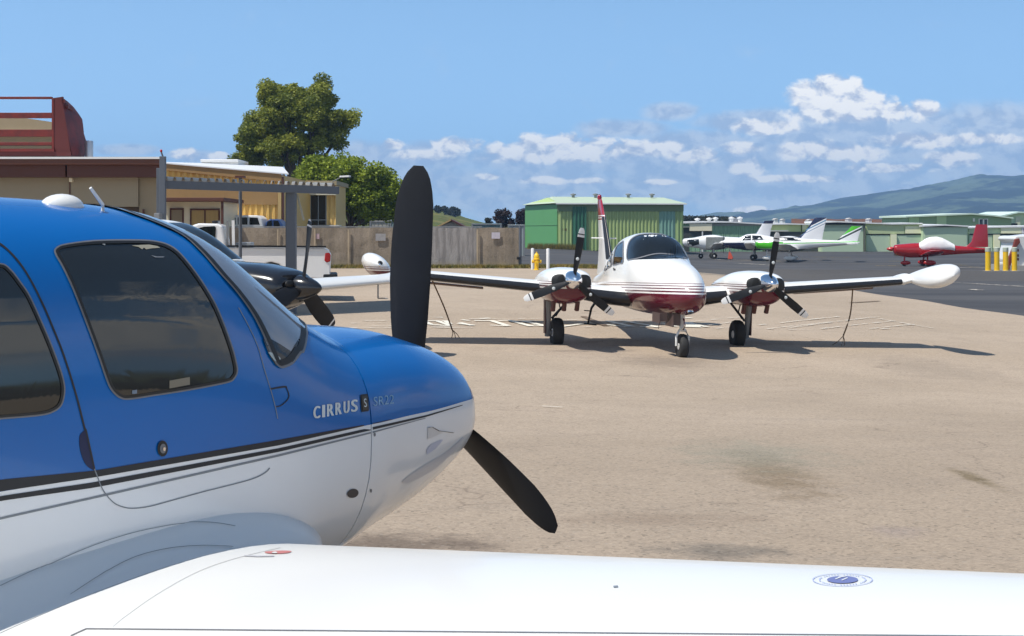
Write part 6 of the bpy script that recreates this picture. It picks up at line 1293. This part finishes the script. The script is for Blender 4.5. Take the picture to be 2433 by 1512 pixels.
def fst(l, zc, top, bot, hw=.6, cab=.5, lo=False):
    # generic cabin aeroplane: l length, zc thrust line height
    return [(0, .2, zc + .16, zc - .16, zc, 2.2, 2.2), (.12, .38, zc + .26, zc - .34, zc, 2.3, 2.3), (.9, .5, zc + .34, zc - .5, zc - .02, 2.4, 2.4), (1.3, .55, zc + .42, zc - .55, zc, 2.3, 2.4), (2.0, hw, top, bot, zc, 2.3, 2.5), (2.7, hw, top + .04, bot, zc, 2.3, 2.5), (3.6, hw * .9, top - .12, bot + .12, zc, 2.2, 2.4), (4.6, hw * .6, zc + .38, zc - .3, zc + .05, 2.1, 2.2), (l - .9, .2, zc + .26, zc - .05, zc + .1, 2, 2), (l, .05, zc + .2, zc + .08, zc + .14, 2, 2)]
# (1) low wing, white over navy, nose to the left
e1, f1, k1_ = light_plane('white and navy low wing aeroplane with tall navy tipped fin, behind the lime green cowling', 1718, 122, 78, fst(8.3, 1.42, 2.12, .78), hband('white_over_navy', [(NV, -1, 1.40, -9, 1, .02)]), .95, 1.9, 1.5, 5.2,
    [((0, -5.9, 1.66), 2.1, .1), ((0, -6.6, 2.3), 1.5, .1), ((0, -7.35, 3.40), 1.0, .09), ((0, -7.5, 3.48), .8, .06)], finpaint('white_fin_navy_tip', (.78, .78, .80), [(NV, .83, 1, -4.80, 9), (NV, 1, .5, -.74, 9), ((.10, .24, .38), 1, .5, -.94, -.84), ((.12, .2, .32), 1, .5, -1.14, -1.09)]), (7.3, 1.32, 1.9), [(0, .6, .2, 0), (1.5, 2.5, .24, 0), (-1.5, 2.5, .24, 0)], (1.42, 0, .98, .6, 3), [[(1.5, 1.75), (1.95, 2.02), (2.3, 2.02), (2.3, 1.65), (1.6, 1.62)], [(2.4, 1.65), (2.4, 2.02), (3.1, 1.98), (3.3, 1.68)]], wingmat=M['white'])
obj('cowl_plug', MB().ell((.25, .02, 1.25), (.12, .08, .09)), M['maroon'], f1, True, smooth=60)
p = on(1734, 121.4); cf = thing('remove_before_flight_flag', 'small orange red streamer hanging under the white spinner', 'streamer', p); obj('cloth', MB().prism([(-.16, .1), (.18, .08), (.26, .22), (.10, .55), (-.02, .72), (-.10, .55)], -.02, .02), pbr('orange_red_cloth', (.75, .12, .07), .8), cf, True); obj('cord', MB().tube([(-.02, 0, .7), (-.1, 0, 1.2)], .012, 5), M['rope'], cf, True)
# (2) white aeroplane with open engine bay, dark fin behind
e2, f2, k2_ = light_plane('white aeroplane with open grey engine bay and navy edged fin, leftmost far aeroplane', 1622, 127, 86, fst(7.6, 1.45, 2.0, .72, .62), hband('white_plain', []), .92, 2.3, 1.3, 4.6,
    [((0, -5.9, 1.7), 1.5, .1), ((0, -6.5, 2.5), 1.0, .1), ((0, -6.95, 3.25), .8, .09)], finpaint('white_fin_navy_edge', (.74, .74, .76), [(NV, 1, 0, 3.0, 9), (NV, .62, 1, -4.55, 9), ((.12, .2, .34), .62, 1, -4.95, -4.78)]), (6.5, 1.7, 1.7), [(0, 1.55, .22, 0), (1.3, 2.6, .26, 0), (-1.3, 2.6, .26, 0)], (1.5, 0, 0, 0, 2), [[(.35, 1.55), (.5, 1.62), (1.35, 1.66), (1.38, 1.22), (.9, 1.1), (.45, 1.0)]])
for s in (1, -1): obj('engine_bay', MB().box(min(s * .585, s * .68), max(s * .585, s * .68), -3.55, -1.95, .85, 1.85), M['engine'], f2, True, bevel=.02)
obj('engine_part', MB().box(.682, .72, -3.3, -2.2, 1.62, 1.82).box(.682, .71, -3.45, -2.1, 1.28, 1.34).box(.682, .74, -2.04, -1.94, .84, 1.86).ell((.70, -3.2, 1.7), (.06, .2, .14)), M['blackm'], f2, True)
obj('cowl_flap', MB().box(.60, .69, -1.92, -1.5, .80, 1.86), M['white2'], f2, True, bevel=.02); obj('red_cover', MB().ell((.66, -1.72, 1.68), (.06, .2, .16)), M['maroon'], f2, True, smooth=60)
# (3) lime green and white aeroplane with spats
e3, f3, k3_ = light_plane('lime green and white aeroplane on white wheel spats, middle of the far group', 1795, 116.5, 74, fst(8.0, 1.36, 1.95, .74), hband('white_lime_shaded_belly', [((.10, .12, .12), -1, .98, -9, 1, 0), (GR, 1.0, 1.52, -2.2, 1, .0), (GR, 1.30, 1.36, -9, 1, .03)]), .92, 2.0, 1.4, 4.9,  # dark grey belly band puts the underside shade into the paint
    [((0, -6.1, 1.5), 1.7, .1), ((0, -6.9, 2.2), 1.1, .1), ((0, -7.4, 2.75), .8, .09)], finpaint('white_fin_green_tip', (.78, .78, .80), [(GR, 1, .5, -1.32, 9), ((.03, .05, .05), 1, .5, -1.56, -1.42)]), (7.0, 1.36, 1.7), [(0, .9, .19, 1), (1.4, 2.7, .19, 1), (-1.4, 2.7, .19, 1)], (1.36, 0, .95, 1.2, 3), [[(1.55, 1.66), (1.95, 1.9), (3.4, 1.85), (3.6, 1.62)]])
obj('air_inlet', MB().ell((.46, -.42, 1.26), (.08, .2, .12)), M['seal'], f3, True, smooth=60)
cv = obj('canopy_cover', None or (lambda mb: (k3_.patch(mb, [Vector(p) for p in ((-1.35, 1.15), (-1.5, 1.9), (-2.6, 1.98), (-2.9, 1.1))], .03, .2, 'side'), mb)[1])(MB()), pbr('off_white_cover', (.58, .56, .5), .8), e3, True, smooth=60)
# the red one under a white cover
Y = 100.; RS = [(0, .2, 1.32, .98, 1.16, 2.2, 2.2), (.1, .38, 1.44, .80, 1.14, 2.4, 2.3), (.8, .46, 1.52, .62, 1.12, 2.5, 2.4), (1.2, .50, 1.56, .58, 1.1, 2.5, 2.5), (1.9, .53, 1.58, .60, 1.1, 2.4, 2.5), (2.9, .5, 1.52, .70, 1.1, 2.4, 2.5), (3.6, .42, 1.46, .76, 1.1, 2.3, 2.4), (5.0, .22, 1.32, .86, 1.1, 2.1, 2.2), (6.25, .05, 1.22, .92, 1.08, 2, 2)]
e5, f5, k5_ = light_plane('red low wing aeroplane with a white cloth over its bubble canopy', 2122, Y, 84, RS, pbr('deep_red_paint', (.36, .010, .014), .22, coat=.6), .74, 1.7, 1.35, 3.5,
    [((0, -4.75, 1.3), 1.5, .1), ((0, -5.15, 1.65), 1.1, .1), ((0, -5.45, 2.78), .75, .09), ((0, -5.47, 2.82), .7, .05)], pbr('red_fin_paint', (.30, .008, .02), .3, coat=.4), (5.35, 1.15, 1.3), [(0, .75, .15, 1), (1.15, 2.15, .18, 1), (-1.15, 2.15, .18, 1)], (1.16, 0, 0, 0, 2), [], wingmat=pbr('red_wing_paint', (.40, .012, .014), .25, coat=.4), group='small aeroplanes by the far hangars', spatm=M['red'])
obj('spinner', MB().lathe([(.005, .45), (.08, .36), (.14, .2), (.16, .04)], (0, 0, 1.16), 'y', 16), M['red'], e5, True, smooth=40)
for k in (0, 1):
    mb = MB(); blade(mb, .9, R(95) + k * math.pi, .15, lambda t: 1 - .3 * t, y0=.05, cz=1.16, n=10); obj('propeller_blade', mb, M['red'], e5, True, smooth=50)
CS = [(1.65, .50, 1.57, .9, 1.30, 2, 2), (1.8, .545, 1.62, .84, 1.28, 2.1, 2), (2.1, .56, 1.83, .90, 1.28, 2.1, 2), (2.45, .57, 1.97, 1.0, 1.3, 2.1, 2), (2.8, .56, 2.00, 1.0, 1.3, 2.1, 2), (3.2, .53, 1.92, 1.0, 1.3, 2.1, 2), (3.6, .47, 1.73, .94, 1.3, 2, 2), (4.0, .43, 1.50, .88, 1.25, 2, 2)]
mb = MB(); fuselage(mb, CS, 40, 36); mb.v = [(x * (1 + .05 * noise.noise(Vector((y * 3, z * 2, x)))), y, z + .02 * noise.noise(Vector((y * 4, x * 3, 2)))) for x, y, z in mb.v]
cvm = pbr('white_cover_cloth', (.74, .74, .74), .85, var=.1, scale=2.5, bump=.6, bscale=7, stretch=(1, 2.4, .7)); o = obj('canopy_cover', mb, cvm, smooth=60, parent=e5, local=True)
obj('cowl_exhaust', MB().ell((.2, -.35, .80), (.1, .3, .12)), pbr('grey_scoop', (.3, .28, .27), .5), e5, True, smooth=60)

# ------------------------------------------------------------------ bollards and fuel cabinet
for i, (px, Yb, lb) in enumerate(((2350, 86.0, 'leftmost yellow bollard, at the tail of the red aeroplane'), (2383.5, 86.0, 'second yellow bollard from the left'), (2418.5, 86.0, 'yellow bollard in front of the dark red leg of the white tank'), (2429, 89.0, 'yellow bollard furthest back, half hidden'), (2454, 86.0, 'yellow bollard at the right edge'))):
    px = (2349, 2383, 2417, 2431, 2452)[i]
for lb, px, Yb in (('leftmost yellow bollard, right at the tail of the red aeroplane', 2349, 86.5), ('second yellow bollard from the left, alone between its neighbours', 2383, 86.5), ('third yellow bollard, left of the dark red tank bracket', 2408.5, 86.5), ('pale yellow bollard standing behind the third one', 2418, 89.5), ('rightmost yellow bollard, in front of the white tank', 2421, 86.2)):
    pass
B_ = [('leftmost yellow bollard, right at the tail of the red aeroplane', 3440 + 1850 / 4.11, 86.5), ('second yellow bollard from the left, standing clear of the tank', 3440 + 1993 / 4.11, 86.5), ('third yellow bollard from the left, beside the dark red tank bracket', 3440 + 2135 / 4.11, 86.5), ('yellow bollard set further back behind the third one', 3440 + 2185 / 4.11, 90.0), ('rightmost yellow bollard, in front of the white tank', 3440 + 2278 / 4.11, 86.5)]
for lb, px, Yb in B_:
    p = on(px / 1.65721, Yb); h = at(0, 588, 86.5).z - p.z; e = thing('bollard', lb, 'bollard', p, group='yellow bollards')
    obj('post', MB().lathe([(.155, -.1), (.155, h - .22)], (0, 0, 0), 'z', 18), M['yellow'], e, True, smooth=40)
    obj('cap', MB().lathe([(.165, h - .25), (.165, h - .03), (.13, h), (.01, h + .01)], (0, 0, 0), 'z', 18), pbr('grey_cap', (.42, .46, .38), .7), e, True, smooth=40)
    obj('base', MB().lathe([(.3, -.05), (.3, .05), (.155, .06)], (0, 0, 0), 'z', 18), pbr('concrete_foot', (.36, .34, .28), .9), e, True, smooth=40)
Y = 88.; z8 = lambda l: [(at(p[0], p[1], Y).x, at(p[0], p[1], Y).z) for p in Z(l, 4.11, 3440, 800)]
tk = thing('fuel_tank', 'big white rounded fuel tank with dark red bracket at the right edge', 'fuel tank', on(2436, Y + 1))
mb = MB(); ol = z8([(2300, 545), (2340, 532), (2460, 530), (2900, 540), (2900, 1035), (2330, 1035), (2290, 960), (2270, 930), (2290, 850), (2310, 760), (2330, 640), (2270, 590)])
obj('tank', mb.prism(cr([(a, b_) for a, b_ in ol], 2), Y, Y + 3), M['white'], tk, bevel=.12)
ol = z8([(2270, 585), (2340, 570), (2350, 640), (2300, 700), (2260, 760), (2230, 830), (2240, 900), (2210, 970), (2190, 1060), (2150, 1075), (2160, 960), (2170, 880), (2200, 800), (2240, 700)])
obj('bracket', MB().prism([(a, b_) for a, b_ in ol], Y - .25, Y - .02), pbr('brown_red_bracket', (.20, .035, .02), .6, var=.15), tk, bevel=.03)
mb = MB()
for a in (745, 830, 890): mb.box(at((2310 / 4.11 + 3440) / 1.65721, 0, Y).x, at((2345 / 4.11 + 3440) / 1.65721, 0, Y).x, Y - .06, Y - .005, at(0, ((a + 40) / 4.11 + 800) / 1.65721, Y).z, at(0, (a / 4.11 + 800) / 1.65721, Y).z)
obj('red_marks', mb, M['maroon'], tk); 
obj('plinth', MB().box(at(2420, 0, Y).x - .6, at(2433, 0, Y).x + 6, Y - .3, Y + 3.2, g(33, Y) - .1, at(0, 633, Y).z + .05), pbr('concrete_plinth', (.36, .35, .33), .9), tk)
# ------------------------------------------------------------------ the hazy air
hz = MB().box(-4000, 4000, -420, 4300, -75, 200); hm = bpy.data.materials.new('haze_air'); hm.use_nodes = True; t = NT(hm.node_tree); t.nt.nodes.remove(t.nt.nodes['Principled BSDF'])
pv = t.n('ShaderNodeVolumePrincipled'); pv.inputs['Color'].default_value = (.38, .63, 1, 1); pv.inputs['Density'].default_value = .00025; pv.inputs['Anisotropy'].default_value = 0
t.put(t.nt.nodes['Material Output'].inputs['Volume'], pv.outputs[0]); tag(obj('haze', hz, hm), kind='stuff')
